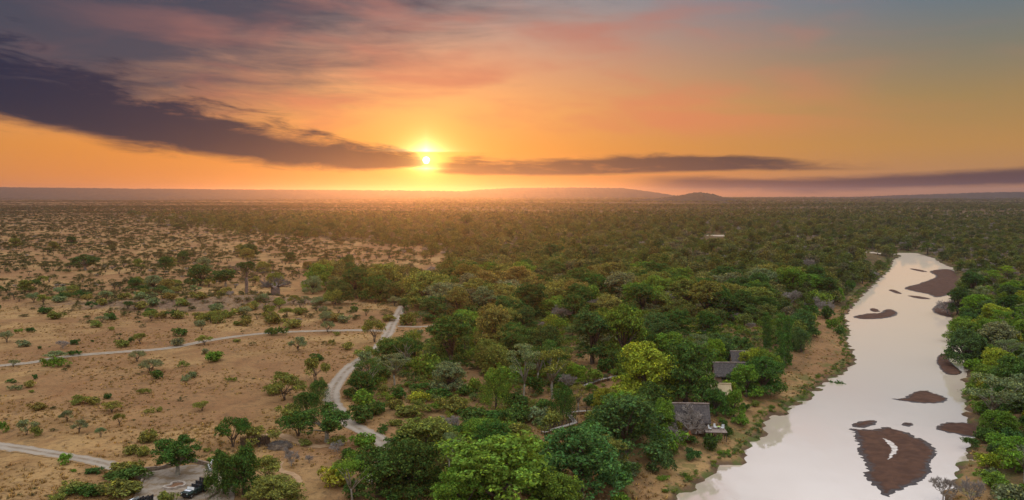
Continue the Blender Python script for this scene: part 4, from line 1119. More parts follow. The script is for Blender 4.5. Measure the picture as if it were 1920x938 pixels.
for z, r in prof:
    for k in range(n): a = 2 * math.pi * k / n; w = r * (1 + .22 * math.cos(2 * a + z) + rr.uniform(-.1, .1)); V.append((w * math.cos(a) + .12 * z, w * math.sin(a), z))
for j in range(len(prof) - 1):
    for k in range(n): F.append((j * n + k, j * n + (k + 1) % n, (j + 1) * n + (k + 1) % n, (j + 1) * n + k))
mb.add(V, F)
M_TERM = simple_mat('termite_earth', (0.36, 0.135, 0.06), (0.27, 0.095, 0.045), 2.0, 0.95, 0.05, bump=.08)
tag(link('termite_mound', mb.mesh('termite_mound', M_TERM, True), None, tp), 'pointed orange-red termite mound below the leafless shrub', 'termite mound')

# ---------------- safari vehicles
M_PAINT = simple_mat('dark_green_paint', (0.012, 0.035, 0.028), (0.014, 0.03, 0.026), 1.0, 0.22, 0.6)
M_SEAT = simple_mat('dark_seat', (0.018, 0.018, 0.02), (0.03, 0.03, 0.032), 2.0, 0.7, 0.3)
M_TYRE = simple_mat('tyre', (0.018, 0.018, 0.018), (0.03, 0.028, 0.026), 3.0, 0.9, 0.1)
M_RIM = simple_mat('steel_rim', (0.35, 0.35, 0.36), (0.25, 0.25, 0.26), 2.0, 0.4, 0.5, 0.6)
M_SKY_SHEEN = simple_mat('painted_sky_sheen', (0.66, 0.66, 0.70), (0.58, 0.58, 0.62), 1.0, 0.7, 0.2)  # pale tone painted for reflected sky
M_LENS_SHEEN = simple_mat('lens_and_sky_sheen', (0.75, 0.74, 0.7), (0.6, 0.6, 0.58), 1.0, 0.15, 0.6)  # headlight lens; also the painted sky sheen of the windscreen
def bevel_box(size, mat, name, bev=.05, c=(0, 0, 0), taper=None):
    bm = bmesh.new(); bmesh.ops.create_cube(bm, size=1)
    for v in bm.verts:
        if taper and v.co.z > 0: v.co.x *= taper[0]; v.co.y *= taper[1]
        v.co = Vector((v.co.x * size[0], v.co.y * size[1], v.co.z * size[2]))
    bmesh.ops.bevel(bm, geom=bm.edges[:], offset=bev, segments=2, affect='EDGES', profile=.6)
    for v in bm.verts: v.co += Vector(c)
    me = bpy.data.meshes.new(name); bm.to_mesh(me); bm.free(); me.materials.append(mat)
    return me
def cyl_y(r, w, mat, name, n=20, bev=.03):
    bm = bmesh.new(); bmesh.ops.create_cone(bm, cap_ends=True, segments=n, radius1=r, radius2=r, depth=w)
    bmesh.ops.bevel(bm, geom=[e for e in bm.edges if abs(e.verts[0].co.z - e.verts[1].co.z) < 1e-4], offset=bev, segments=2, affect='EDGES')
    bmesh.ops.rotate(bm, verts=bm.verts, cent=(0, 0, 0), matrix=Matrix.Rotation(R(90), 3, 'X'))
    me = bpy.data.meshes.new(name); bm.to_mesh(me); bm.free(); me.materials.append(mat); return me
def safari_vehicle(pf, pr, label):
    d = pf - pr; yaw = math.atan2(d.y, d.x)
    c = (pf + pr) / 2; c.z = gz(c.x, c.y) + .09
    v = link('safari_vehicle', None, None, c, yaw)
    link('body', bevel_box((3.5, 1.84, .72), M_PAINT, 'body', .07, (-.85, 0, .86)), v)
    link('bonnet', bevel_box((1.45, 1.5, .62), M_PAINT, 'bonnet', .10, (1.62, 0, .88), (.96, .9)), v)
    for s in (-1, 1):
        link('wing', bevel_box((1.2, .26, .34), M_PAINT, 'wing', .08, (1.66, s * .86, .90)), v)
        link('headlight', cyl_y(.11, .06, M_LENS_SHEEN, 'headlight', 14, .01), v, (2.36, s * .6, .95), R(90))
    link('bumper', bevel_box((.16, 1.86, .2), M_TYRE, 'bumper', .04, (2.5, 0, .58)), v)
    link('grille', bevel_box((.06, .8, .36), M_TYRE, 'grille', .015, (2.36, 0, .9)), v)
    wm = MB()
    for y in (-.82, .82): wm.tube([(.9, y, 1.15), (.72, y, 1.72)], [.03, .03], 6)
    wm.tube([(.72, -.82, 1.72), (.72, .82, 1.72)], [.03, .03], 6)
    w = link('windscreen', wm.mesh('windscreen', M_SEAT), v)
    gm = MB(); gm.box((.81, 0, 1.43), (.02, 1.58, .5), Matrix.Rotation(R(-17), 3, 'Y')); link('pane', gm.mesh('windscreen_pane', M_LENS_SHEEN), w)  # pale pane colour stands in for sky mirrored in the glass
    link('bonnet_sky_sheen', bevel_box((.5, 1.2, .12), M_SKY_SHEEN, 'bonnet_sky_sheen', .05, (1.5, 0, 1.25)), v)  # added pale slab painting the sky's reflection on the bonnet
    tyre = cyl_y(.41, .26, M_TYRE, 'tyre', 22, .05); rim = cyl_y(.2, .28, M_RIM, 'rim', 14, .02)
    for x in (1.62, -1.75):
        for s in (-1, 1):
            t = link('wheel', tyre, v, (x, s * .82, .41)); link('rim', rim, t)
    bench = bevel_box((.55, 1.6, .16), M_SEAT, 'bench', .05); back = bevel_box((.14, .44, .62), M_SEAT, 'seat_back', .05)
    for i, (x, z) in enumerate(((.05, 1.2), (-.95, 1.45), (-1.9, 1.7))):
        b_ = link('seat', bench, v, (x, 0, z))
        for y in (-.56, 0, .56): link('seat_back', back, b_, (-.32, y, .34))
        if i: link('seat_riser', bevel_box((.6, 1.66, z - 1.2), M_PAINT, 'seat_riser', .04, (x, 0, (z + 1.2) / 2 - .06)), v)
    rm = MB()
    for s in (-1, 1): rm.tube([(.5, s * .9, 1.25), (-.4, s * .92, 1.5), (-2.4, s * .92, 1.95)], [.025] * 3, 6)
    link('side_rail', rm.mesh('side_rail', M_SEAT), v)['kind'] = 'stuff'
    sw = link('spare_wheel', tyre, v, (-2.66, .35, 1.05), R(90)); sw.scale = (.9, .8, .9)
    sm = MB()
    for k in range(12): a0, a1 = k * math.pi / 6, (k + 1) * math.pi / 6; sm.tube([(.62 + .05 * math.sin(a0), .42 + .18 * math.cos(a0), 1.42 + .16 * math.sin(a0)), (.62 + .05 * math.sin(a1), .42 + .18 * math.cos(a1), 1.42 + .16 * math.sin(a1))], [.02, .02], 5)
    link('steering_wheel', sm.mesh('steering_wheel', M_SEAT), v)
    tag(v, label, 'vehicle', 'open safari vehicles in the parking circle')
    return v
safari_vehicle(ground_at(349, 936), ground_at(379, 921), 'dark green open safari vehicle with tiered seats parked by the large tree')
safari_vehicle(ground_at(248, 951), ground_at(276, 955), 'safari vehicle of which only the top shows at the bottom edge')

# ---------------- lodges
def lodge(px, py, yaw, L, D, eave, ridge, roof_mat, label, deck=True, overh=.5):
    """px, py: middle of the front eave in the photograph"""
    e = at(px, py, 1.0 + eave); e.z = 0
    c = e + Vector((-math.sin(yaw) * (D / 2 + overh), math.cos(yaw) * (D / 2 + overh), 0)); c.z = gz(c.x, c.y)
    o = link('lodge', None, None, c, yaw)
    m = MB(); m.box((0, 0, .25), (L - .3, D - .3, 1.1)); link('foundation', m.mesh('foundation', M_STONE), o)
    m = MB()
    V = [(-L / 2, -D / 2, .8), (L / 2, -D / 2, .8), (L / 2, D / 2, .8), (-L / 2, D / 2, .8), (-L / 2, -D / 2, eave), (L / 2, -D / 2, eave), (L / 2, D / 2, eave), (-L / 2, D / 2, eave), (-L / 2, 0, ridge - .25), (L / 2, 0, ridge - .25)]
    m.add(V, [(0, 1, 5, 4), (2, 3, 7, 6), (1, 2, 6, 9, 5), (3, 0, 4, 8, 7), (3, 2, 1, 0)]); link('wall', m.mesh('lodge_wall', M_PLASTER), o)
    # roof: two thick slopes with an uneven eave
    hx, hy = L / 2 + overh, D / 2 + overh
    ze = eave - (ridge - eave) * overh / (D / 2)
    m = MB(); rr = random.Random(int(px)); K = 40; J = 8
    for s in (-1, 1):
        V = []
        for j in range(J + 1):
            f = j / J
            for k in range(K + 1):
                x = -hx + 2 * hx * k / K
                jit = rr.uniform(-.035, .035)
                V.append((x, s * hy * (1 - f), ze + (ridge - ze) * f - .10 * math.sin(f * math.pi) + jit + (rr.uniform(-.06, .03) if j == 0 else 0)))
        nn = len(V)
        V += [(x, y, z - .28) for x, y, z in V]
        F = []
        for j in range(J):
            for k in range(K):
                a = j * (K + 1) + k; q = [a, a + 1, a + K + 2, a + K + 1]
                if s > 0: q = q[::-1]
                F.append(tuple(q)); F.append(tuple(i + nn for i in q[::-1]))
        for k in range(K): F.append((k, k + nn, k + 1 + nn, k + 1))
        for j in range(J):
            for k in (0, K): a = j * (K + 1) + k; F.append((a, a + K + 1, a + K + 1 + nn, a + nn))
        m.add(V, F)
    rf = link('roof', m.mesh('roof', roof_mat), o)
    m = MB(); m.tube([(-hx - .05, 0, ridge + .02), (0, 0, ridge + .05), (hx + .05, 0, ridge + .02)], [.2, .2, .2], 8); link('ridge_cap', m.mesh('ridge_cap', M_DECK if roof_mat is M_THATCH else roof_mat), rf)
    dr = link('door', bevel_box((1.0, .08, 2.0), M_TIMBER, 'door', .02), o, (L * .12, -D / 2 - .04, 1.8))
    m = MB(); m.tube([(.36, -.08, -.05), (.36, -.08, .1)], [.02, .02], 6); link('handle', m.mesh('door_handle', M_RIM), dr)
    for x in (-L * .28, L * .36):
        w = link('window', bevel_box((1.3, .1, 1.1), M_TIMBER, 'window_frame', .02), o, (x, -D / 2 - .03, 2.0))
        m = MB(); m.box((0, -.06, 0), (1.1, .02, .9)); link('pane', m.mesh('window_pane', M_GLASS), w)
    w = link('window', bevel_box((.1, 1.4, 1.2), M_TIMBER, 'window_frame', .02), o, (L / 2 + .03, 0, 2.0))
    m = MB(); m.box((.06, 0, 0), (.02, 1.2, 1.0)); link('pane', m.mesh('window_pane', M_GLASS), w)
    pm = MB(); pm.tube([(0, 0, -.6), (0, 0, eave - .1)], [.09, .08], 7); pme = pm.mesh('post', M_TIMBER)
    for x in (-L / 2 - .2, -L / 6, L / 6, L / 2 + .2): link('post', pme, o, (x, -hy + .15, 0))
    if deck:
        dl, dw = 4.8, 5.0
        dk = link('deck', None, o, (L / 2 + overh + dl / 2 - 1.6, -D / 2 - .4, .95))
        plank = bevel_box((dl, .17, .05), M_DECK, 'deck_plank', .01)
        for i in range(int(dw / .19)): link('plank', plank, dk, (0, -dw / 2 + .1 + i * .19, 0))
        m = MB(); m.tube([(0, 0, -2.2), (0, 0, -.03)], [.09, .09], 6); leg = m.mesh('deck_post', M_TIMBER)
        for x in (-dl / 2 + .2, 0, dl / 2 - .2):
            for y in (-dw / 2 + .2, 0, dw / 2 - .2): link('support', leg, dk, (x, y, 0))
        m = MB(); m.box((0, 0, 0), (dl, .1, .1)); link('beam', m.mesh('deck_beam', M_TIMBER), dk, (0, -dw / 2 + .1, -.1))
        m = MB(); m.tube([(0, 0, 0), (0, 0, .95)], [.04, .04], 6); rp = m.mesh('rail_post', M_TIMBER)
        for i in range(5): link('rail_post', rp, dk, (-dl / 2 + .1 + i * (dl - .2) / 4, dw / 2 - .1, 0))
        m = MB(); m.tube([(-dl / 2 + .1, 0, .96), (dl / 2 - .1, 0, .96)], [.045, .045], 6); link('handrail', m.mesh('handrail', M_TIMBER), dk, (0, dw / 2 - .1, 0))
    tag(o, label, 'lodge', 'riverside lodges')
    return o
lodge_a = lodge(1298, 783, R(-4), 7.6, 5.6, 3.0, 6.0, M_THATCH, 'lodge with weathered grey thatch and an open timber deck behind the leafless shrub')
lodge_b = lodge(1349, 736, R(-3), 6.0, 4.6, 2.8, 5.2, M_CANVAS, 'lodge with a smooth tan roof between the grey-roofed ones', deck=False)
lodge_c = lodge(1375, 703, R(-3), 9.2, 5.6, 3.0, 5.8, M_THATCH, 'lodge with a long dark grey thatched roof behind the tan one', deck=False)
lodge_d = lodge(1406, 677, R(-3), 9.5, 5.6, 3.0, 5.8, M_THATCH, 'lodge roof furthest along the bank, half hidden by bushes', deck=False)
# deck furniture
M_WCH = simple_mat('white_cloth', (0.60, 0.60, 0.58), (0.5, 0.5, 0.48), 1.0, 0.7, 0.2)
M_GCL = simple_mat('lime_cloth', (0.42, 0.60, 0.16), (0.36, 0.5, 0.14), 1.0, 0.7, 0.2)
DM = Matrix.Translation(lodge_a.location) @ Matrix.Rotation(R(-4), 4, 'Z')
def deck_chair(x, y, rz, mat, label):
    p = DM @ Vector((x, y, .98))
    o = link('deck_chair', None, None, p, rz)
    link('seat', bevel_box((.62, .62, .08), mat, 'seat', .03, (0, 0, .42)), o)
    m = MB(); m.box((0, .33, .78), (.62, .07, .72), Matrix.Rotation(R(-14), 3, 'X')); link('backrest', m.mesh('backrest', mat), o)
    m = MB(); m.tube([(0, 0, 0), (0, 0, .4)], [.03, .03], 6); lg = m.mesh('chair_leg', M_TIMBER)
    for a in (-.27, .27):
        for b in (-.27, .27): link('leg', lg, o, (a, b, 0))
    tag(o, label, 'chair', 'chairs on the lodge deck')
DX = 7.6 / 2 + .5 + 2.4 - 1.6
deck_chair(DX + .2, -2.9, .5, M_WCH, 'white deck chair at the middle of the lodge deck')
deck_chair(DX + 1.7, -3.4, -.6, M_WCH, 'white deck chair at the river end of the lodge deck')
deck_chair(DX - 1.2, -4.0, .9, M_WCH, 'white deck chair by the thatched eave of the lodge')
p = DM @ Vector((DX + 1.0, -2.6, .98))
tb = link('side_table', None, None, p)
mb = MB(); mb.tube([(0, 0, .44), (0, 0, .5)], [.38, .38], 16); link('table_top', mb.mesh('table_top', M_GCL), tb)
mb = MB(); mb.tube([(0, 0, 0), (0, 0, .44)], [.2, .06], 10); link('pedestal', mb.mesh('pedestal', M_TIMBER), tb)
tag(tb, 'small round lime-green table between the white chairs on the lodge deck', 'table')

# ---------------- boardwalks
def boardwalk(px, z_up, label, width=1.1):
    c = [ground_at(*p) for p in px]
    base = c[0].copy()
    o = link('boardwalk', None, None, base)
    mb = MB(); rr = random.Random(int(px[0][0]))
    pm = MB(); pm.box((0, 0, .1), (.11, .11, 2.2)); post = pm.mesh('walk_post', M_TIMBER)
    rails = []
    tot = 0
    for i in range(len(c) - 1):
        a, b = c[i], c[i + 1]
        d = b - a; d.z = 0; L = d.length; d.normalize(); q = Vector((-d.y, d.x, 0)); ang = math.atan2(d.y, d.x)
        za = gz(a.x, a.y) + z_up; zb = gz(b.x, b.y) + z_up
        n = int(L / .2)
        for k in range(n):
            t = (k + .5) / n; p = a.lerp(b, t) - base; p.z = za + (zb - za) * t - base.z + rr.uniform(-.008, .008)
            mb.box(p, (.17, width + rr.uniform(-.04, .04), .05), Matrix.Rotation(ang + rr.uniform(-.02, .02), 3, 'Z'))
        for s in (-1, 1):
            rm = MB()
            for hgt in (.55, 1.0):
                A = a + q * s * width / 2; B = b + q * s * width / 2; A.z = za + hgt; B.z = zb + hgt
                rm.tube([A - base, (A + B) / 2 - base + Vector((0, 0, -.02)), B - base], [.04] * 3, 6)
            x = link('handrail', rm.mesh('handrail', M_TIMBER), o); x['kind'] = 'stuff'
            m_ = max(2, int(L / 2.0))
            for k in range(m_ + (i == len(c) - 2)):
                p = a.lerp(b, k / m_) + q * s * width / 2 - base; zz = za + (zb - za) * k / m_ - base.z
                link('post', post, o, (p.x, p.y, zz - .1), ang)
    x = link('planks', mb.mesh('planks', M_PLANK), o); x['kind'] = 'stuff'
    tag(o, label, 'boardwalk')
boardwalk([(1018, 816), (1036, 811), (1079, 798), (1063, 779)], .7, 'raised plank boardwalk with a zigzag corner beside the dark weeping tree')
boardwalk([(1068, 778), (1100, 775.5), (1134, 777.5)], .7, 'short straight plank boardwalk running from the zigzag towards the lodges')
boardwalk([(1088, 731), (1100, 726), (1127, 716.5), (1162, 708.5)], .8, 'railed plank boardwalk curving behind the golden tree')

# ------------------------------------------------------------------ woodland, bush and thicket beyond the singled-out plants
def px_poly(pts): return np.array([(at(*p).x, at(*p).y) for p in pts])
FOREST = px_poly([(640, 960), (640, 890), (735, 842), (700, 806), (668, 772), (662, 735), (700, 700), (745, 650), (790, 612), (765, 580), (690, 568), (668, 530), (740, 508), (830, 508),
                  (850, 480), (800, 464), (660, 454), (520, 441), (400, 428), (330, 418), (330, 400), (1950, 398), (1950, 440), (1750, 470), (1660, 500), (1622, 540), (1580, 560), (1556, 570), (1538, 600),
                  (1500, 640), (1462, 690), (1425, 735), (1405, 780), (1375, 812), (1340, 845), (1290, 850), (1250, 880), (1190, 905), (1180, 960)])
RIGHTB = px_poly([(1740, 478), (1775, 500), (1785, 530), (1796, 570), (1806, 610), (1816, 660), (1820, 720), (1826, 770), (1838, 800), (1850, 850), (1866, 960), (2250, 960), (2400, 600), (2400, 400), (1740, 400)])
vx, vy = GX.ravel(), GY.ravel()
litter_shade_f = (inside(FOREST, vx + 6 * np.sin(vy * .09), vy + 6 * np.sin(vx * .08)) * np.where(vy < 330, .30, .30 + .7 * sstep(330, 430, vy)) + inside(RIGHTB, vx, vy) * .8)  # where litter and painted crown shade darken the ground
litter_shade_f = np.maximum(np.clip(litter_shade_f, 0, 1), sstep(900, 1900, vy) * np.where(vx > -.12 * vy, .9, .55))
la = ground.data.attributes.new('litter_shade', 'FLOAT', 'POINT'); la.data.foreach_set('value', litter_shade_f.astype(np.float32))
# places the photograph shows uncovered
OPEN_PX = []
for line in ([(985, 826), (1079, 798)], [(1079, 798), (1063, 779)], [(1068, 778), (1134, 777)], [(1090, 729), (1160, 708)], [(1272, 762), (1332, 785)], [(1330, 790), (1350, 798)], [(1342, 722), (1368, 730)],
             [(1348, 690), (1398, 698)], [(1386, 668), (1420, 672)], [(1010, 745), (1030, 760)], [(975, 812), (1000, 800)], [(880, 700), (905, 715)], [(1095, 665), (1130, 685)], [(720, 765), (745, 785)], [(830, 765), (790, 780)],
             [(1322, 443), (1356, 443)], [(1625, 477), (1660, 480)], [(750, 580), (708, 652)], [(708, 652), (655, 690)], [(655, 690), (622, 742)], [(622, 742), (648, 790)], [(648, 790), (722, 840)],
             [(730, 616), (800, 614)], [(800, 500), (640, 470)], [(810, 490), (825, 480)], [(1560, 640), (1480, 720)], [(1540, 680), (1450, 760)], [(1440, 790), (1300, 880)], [(1300, 840), (1215, 900)], [(1560, 600), (1590, 560)], [(1290, 825), (1290, 815)]):
    (a, b), (c_, d_) = line
    for t in np.linspace(0, 1, 9): OPEN_PX.append((a + (c_ - a) * t, b + (d_ - b) * t))
OPEN_PX = np.array(OPEN_PX)
def covers(p, w, h):
    d = depth_of(p); x, y = project(p)
    hw = .30 * w * FPX / d; top = y - (h * .96) * FPX / d * 1.02
    return bool(np.any((np.abs(OPEN_PX[:, 0] - x) < hw) & (OPEN_PX[:, 1] < y + 2) & (OPEN_PX[:, 1] > top)))
hx = np.array([i['p'].x for i in ITEMS]); hy = np.array([i['p'].y for i in ITEMS]); hw = np.array([i['w'] for i in ITEMS])
np_r = np.random.RandomState(5)
CAND = []     # x, y, kind, w, h, zone
def cells(y0, y1, s, xlim):
    ys_ = np.arange(y0, y1, s)
    out = []
    for y in ys_:
        lo, hi = xlim(y)
        xs_ = np.arange(lo, hi, s)
        out.append(np.stack([xs_ + np_r.uniform(-.48, .48, len(xs_)) * s, y + np_r.uniform(-.48, .48, len(xs_)) * s], 1))
    return np.concatenate(out)
fov = lambda y: (-.665 * y - 14, .665 * y + 14)
P = cells(118, 2100, 6.4, fov)
# thin with distance: cell grows
keep = np_r.rand(len(P)) < np.clip((430 / np.maximum(P[:, 1], 430)) ** 1.05, .12, 1)
P = P[keep]
NB = len(P)
P2 = cells(118, 400, 4.4, fov)
P = np.concatenate([P, P2])
X, Y = P[:, 0], P[:, 1]
sd = river_sdf(X, Y)
jw = np.where(Y < 330, 1.5, Y * .035)
inF = inside(FOREST, X + jw * np.sin(Y * .05 + X * .02) + np_r.normal(0, 1, len(X)) * jw * .6, Y + jw * np.sin(X * .045) + np_r.normal(0, 1, len(X)) * jw * .6); inR = inside(RIGHTB, X, Y)
onroad = np.zeros(len(P), bool)
for c, w in TRACKS: onroad |= seg_dist(c, X, Y, False) < w / 2 + 1.2
onroad |= inside(PARK, X, Y)
patch = np.sin(X * .031 + 2 * np.sin(Y * .017)) + np.sin(Y * .041 + X * .013) + .6 * np.sin(X * .11) * np.sin(Y * .09)
for i in range(len(P)):
    if onroad[i] or sd[i] < 2.2: continue
    x, y = X[i], Y[i]; u = np_r.rand(); v = np_r.rand()
    extra = i >= NB
    if extra and not (inF[i] or inR[i]): continue
    if inR[i]:
        zone = 'bank'
        if y < 520:
            if u < .58: k, w, h = 'bush', 4 + 3.5 * v, 2.6 + 2.4 * v
            elif u < .86: k, w, h = 'broad', 6.5 + 4.5 * v, 5.0 + 4 * v
            else: k, w, h = ('bare', 4 + 3 * v, 3 + 2 * v) if u < .9 else ('open', 7 + 3 * v, 6.5 + 4 * v)
        else:
            zone = 'wood'
            if u < .45: k, w, h = 'bush', 4 + 4 * v, 3 + 3 * v
            elif u < .88: k, w, h = 'broad', 8 + 5 * v, 6 + 4 * v
            else: k, w, h = 'bare', 5 + 3 * v, 4 + 2 * v
    elif inF[i] or (y > 470 and sd[i] < 45 and x > 0):
        zone = 'wood'
        if sd[i] < (7 if y < 480 else 2.6): continue
        if y < 330:
            zone = 'near'
            if u < .62: k, w, h = 'bush', 4.0 + 3.6 * v, 2.2 + 2.6 * v
            elif u < .84: k, w, h = 'broad', 7 + 5 * v, 5.5 + 4.5 * v
            elif u < .88: k, w, h = 'open', 6 + 3 * v, 7 + 4 * v
            elif u < .92: k, w, h = 'bare', 3.5 + 2 * v, 2.6 + 1.6 * v
            else: continue
        else:
            if u < .28: k, w, h = 'bush', 5 + 4 * v, 3.5 + 3 * v
            elif u < .80: k, w, h = 'broad', 9 + 10 * v * v, 7 + 7 * v * v
            elif u < .88: k, w, h = 'tall', 9 + 5 * v, 12 + 5 * v
            elif u < .91: k, w, h = 'open', 8 + 4 * v, 9 + 5 * v
            elif u < .98: k, w, h = 'bare', 6 + 4 * v, 4.5 + 3.5 * v
            else: continue
    else:
        zone = 'sav'
        if x > .35 * y and y < 900: # grassy near bank
            if u < .97 or sd[i] < 4: continue
            k, w, h = 'bush', 1.2 + 1.5 * v, .8 + .9 * v
        else:
            dens = .05 if y < 330 else .36 + .62 * min(1, (y - 330) / 300.)
            dens *= 1.1 + .7 * max(-1, min(1, patch[i]))
            if u > dens: continue
            q = np_r.rand()
            big = 1.0 if y > 330 else .55
            if q < .56: k, w, h = 'bush', (2.8 + 4.2 * v) * big * (1 + max(0, y - 600) / 900), (1.6 + 1.9 * v) * big
            elif q < .82: k, w, h = 'thorn', (4 + 3.2 * v) * big, (2.6 + 2.2 * v) * big
            elif q < .93: k, w, h = 'low', (3.5 + 4 * v) * big, (.9 + .8 * v) * big
            elif q < .985: k, w, h = 'bare', 2.6 + 2.2 * v, 1.6 + 1.4 * v
            elif y > 430: k, w, h = 'broad', 8 + 4 * v, 6 + 3 * v
            else: continue
    if extra: k, w, h = ('bush' if u < .85 else 'low'), 2.2 + 2.4 * v, 1.2 + 1.7 * v
    if y < 700 and len(hx):
        dd = (hx - x) ** 2 + (hy - y) ** 2
        if np.any(dd < ((hw + w) * (.28 if zone in ('near', 'bank', 'wood') else .42)) ** 2): continue
    p = Vector((x, y, gz(x, y) if y < 700 else 1.0))
    if y < 1300 and covers(p, w, h): continue
    CAND.append([x, y, k, w, h, zone])
# the largest-looking become things of their own
app = np.array([c[3] * c[4] / c[1] ** 2 for c in CAND])
order = np.argsort(-app)
LIMIT = dict(near_bush=62, near_tree=40, bank_bush=36, bank_tree=45, wood_tree=110, wood_bush=4, sav_bush=40, sav_tree=60)
chosen = []
taken = {}
GREENS = dict(near=['deep green', 'fresh green', 'olive', 'blue-green', 'deep green', 'fresh green', 'deep green', 'grey-green'], bank=['fresh green', 'yellow-green', 'bright green', 'blue-green', 'grey-green', 'fresh green', 'deep green'],
              wood=['deep green', 'dark green', 'olive', 'brownish olive', 'grey-green', 'fresh green', 'olive', 'deep green'], sav=['olive', 'grey-green', 'brownish olive', 'olive', 'dark green'])
STUFF = []
for i in order:
    x, y, k, w, h, z = CAND[i]
    key = z + ('_tree' if CAT[k] == 'tree' else '_bush')
    px, py = project((x, y, 1))
    inframe = -20 < px < 1940 and py < 975
    if inframe and taken.get(key, 0) < LIMIT[key]:
        taken[key] = taken.get(key, 0) + 1
        put(k, Vector((x, y, gz(x, y) - .05)), w, h, GREENS[z][np_r.randint(len(GREENS[z]))])
    else: STUFF.append(CAND[i])
# beyond two kilometres and out to the hills
def far_cells(y0, y1, s):
    Q = cells(y0, y1, s, fov)
    for x, y in Q:
        left = x < -.12 * y
        pt = math.sin(x * .004 + 1.5 * math.sin(y * .0021)) + math.sin(y * .0043 + x * .0012)
        belt = math.sin(y * .0105 + .8 * math.sin(x * .0023) + x * .0006) + .7 * math.sin(y * .0041 + x * .0019)
        if np_r.rand() > (.72 if left else .62) + .2 * pt + .28 * belt: continue
        v = np_r.rand()
        if left: STUFF.append([x, y, 'bush', s * (.55 + .45 * v), (2.6 + 3.4 * v) * (1.1 + .4 * belt), 'farsav'])
        else: STUFF.append([x, y, 'broad', s * (.5 + .4 * v), (5 + 5 * v) * (1.15 + .45 * belt), 'farwood'])
far_cells(2100, 3600, 17)
far_cells(3600, 7000, 34)
far_cells(7000, 8600, 46)

def proto_col(name, mats, seed):
    """lighter versions of the plants, for the far masses"""
    col = bpy.data.collections.new(name)
    def addp(i, me): col.objects.link(bpy.data.objects.new('%s_%02d' % (name, i), me))
    rng = random.Random(seed)
    for i in range(4):      # 0-3 round trees
        lob = ball_lobes(rng, 13, .36, .33, .55, .17, .4) + [((0, 0, .5), (.28, .28, .28))] + [((rng.uniform(-.3, .3), rng.uniform(-.3, .3), .22), (.16, .16, .13)) for _ in range(5)]
        V, F = foliage(seed + i, lob, 1500, .058, sub=8)
        mb = MB(); mb.tube([(0, 0, -.1), (0, 0, .3), (.02, 0, .6)], [.035, .03, .015], 5)
        tv = np.array(mb.v); tf = mb.f
        o = len(V)
        me = mesh_np('wood', np.concatenate([V, tv]), [F, np.array([[i + o for i in f] for f in tf if len(f) == 4])], [mats, M_BARK], [0] * len(F) + [1] * len([f for f in tf if len(f) == 4]))
        addp(i, me)
    for i in range(4, 7):   # 4-6 bushes
        lob = [((rng.uniform(-.3, .3), rng.uniform(-.3, .3), rng.uniform(.2, .62)), (.22, .22, .3)) for _ in range(7)]
        V, F = foliage(seed + i, lob, 700, .075, sub=7)
        addp(i, mesh_np('bushes', V, F, [mats]))
    for i in range(7, 9):   # 7-8 flat thorn trees
        lob = [((.34 * math.sqrt(rng.random()) * math.cos(a), .34 * math.sqrt(rng.random()) * math.sin(a), .8), (.18, .18, .14)) for a in (rng.uniform(0, 6.28) for _ in range(9))]
        V, F = foliage(seed + i, lob, 750, .062, sub=7)
        mb = MB()
        for a in (0, 2.1, 4.2): mb.tube([(0, 0, -.1), (.08 * math.cos(a), .08 * math.sin(a), .35), (.22 * math.cos(a), .22 * math.sin(a), .78)], [.03, .022, .01], 4, cap=False)
        o = len(V)
        me = mesh_np('thorns', np.concatenate([V, np.array(mb.v)]), [F, np.array([[i + o for i in f] for f in mb.f])], [mats, M_BARK], [0] * len(F) + [1] * len(mb.f))
        addp(i, me)
    for i in range(9, 11):  # 9-10 leafless
        me = KINDS['bare'][i - 9][0].copy(); me.transform(Matrix.Diagonal((1 / 6.4, 1 / 6.4, 1 / 4.4, 1))); addp(i, me)
    for i in range(11, 14): # 11-13 far clumps
        lob = ball_lobes(rng, 7, .34, .34, .5, .24, .5)
        V, F = foliage(seed + i, lob, 230, .15, sub=6)
        addp(i, mesh_np('clump', V, F, [mats]))
    return col
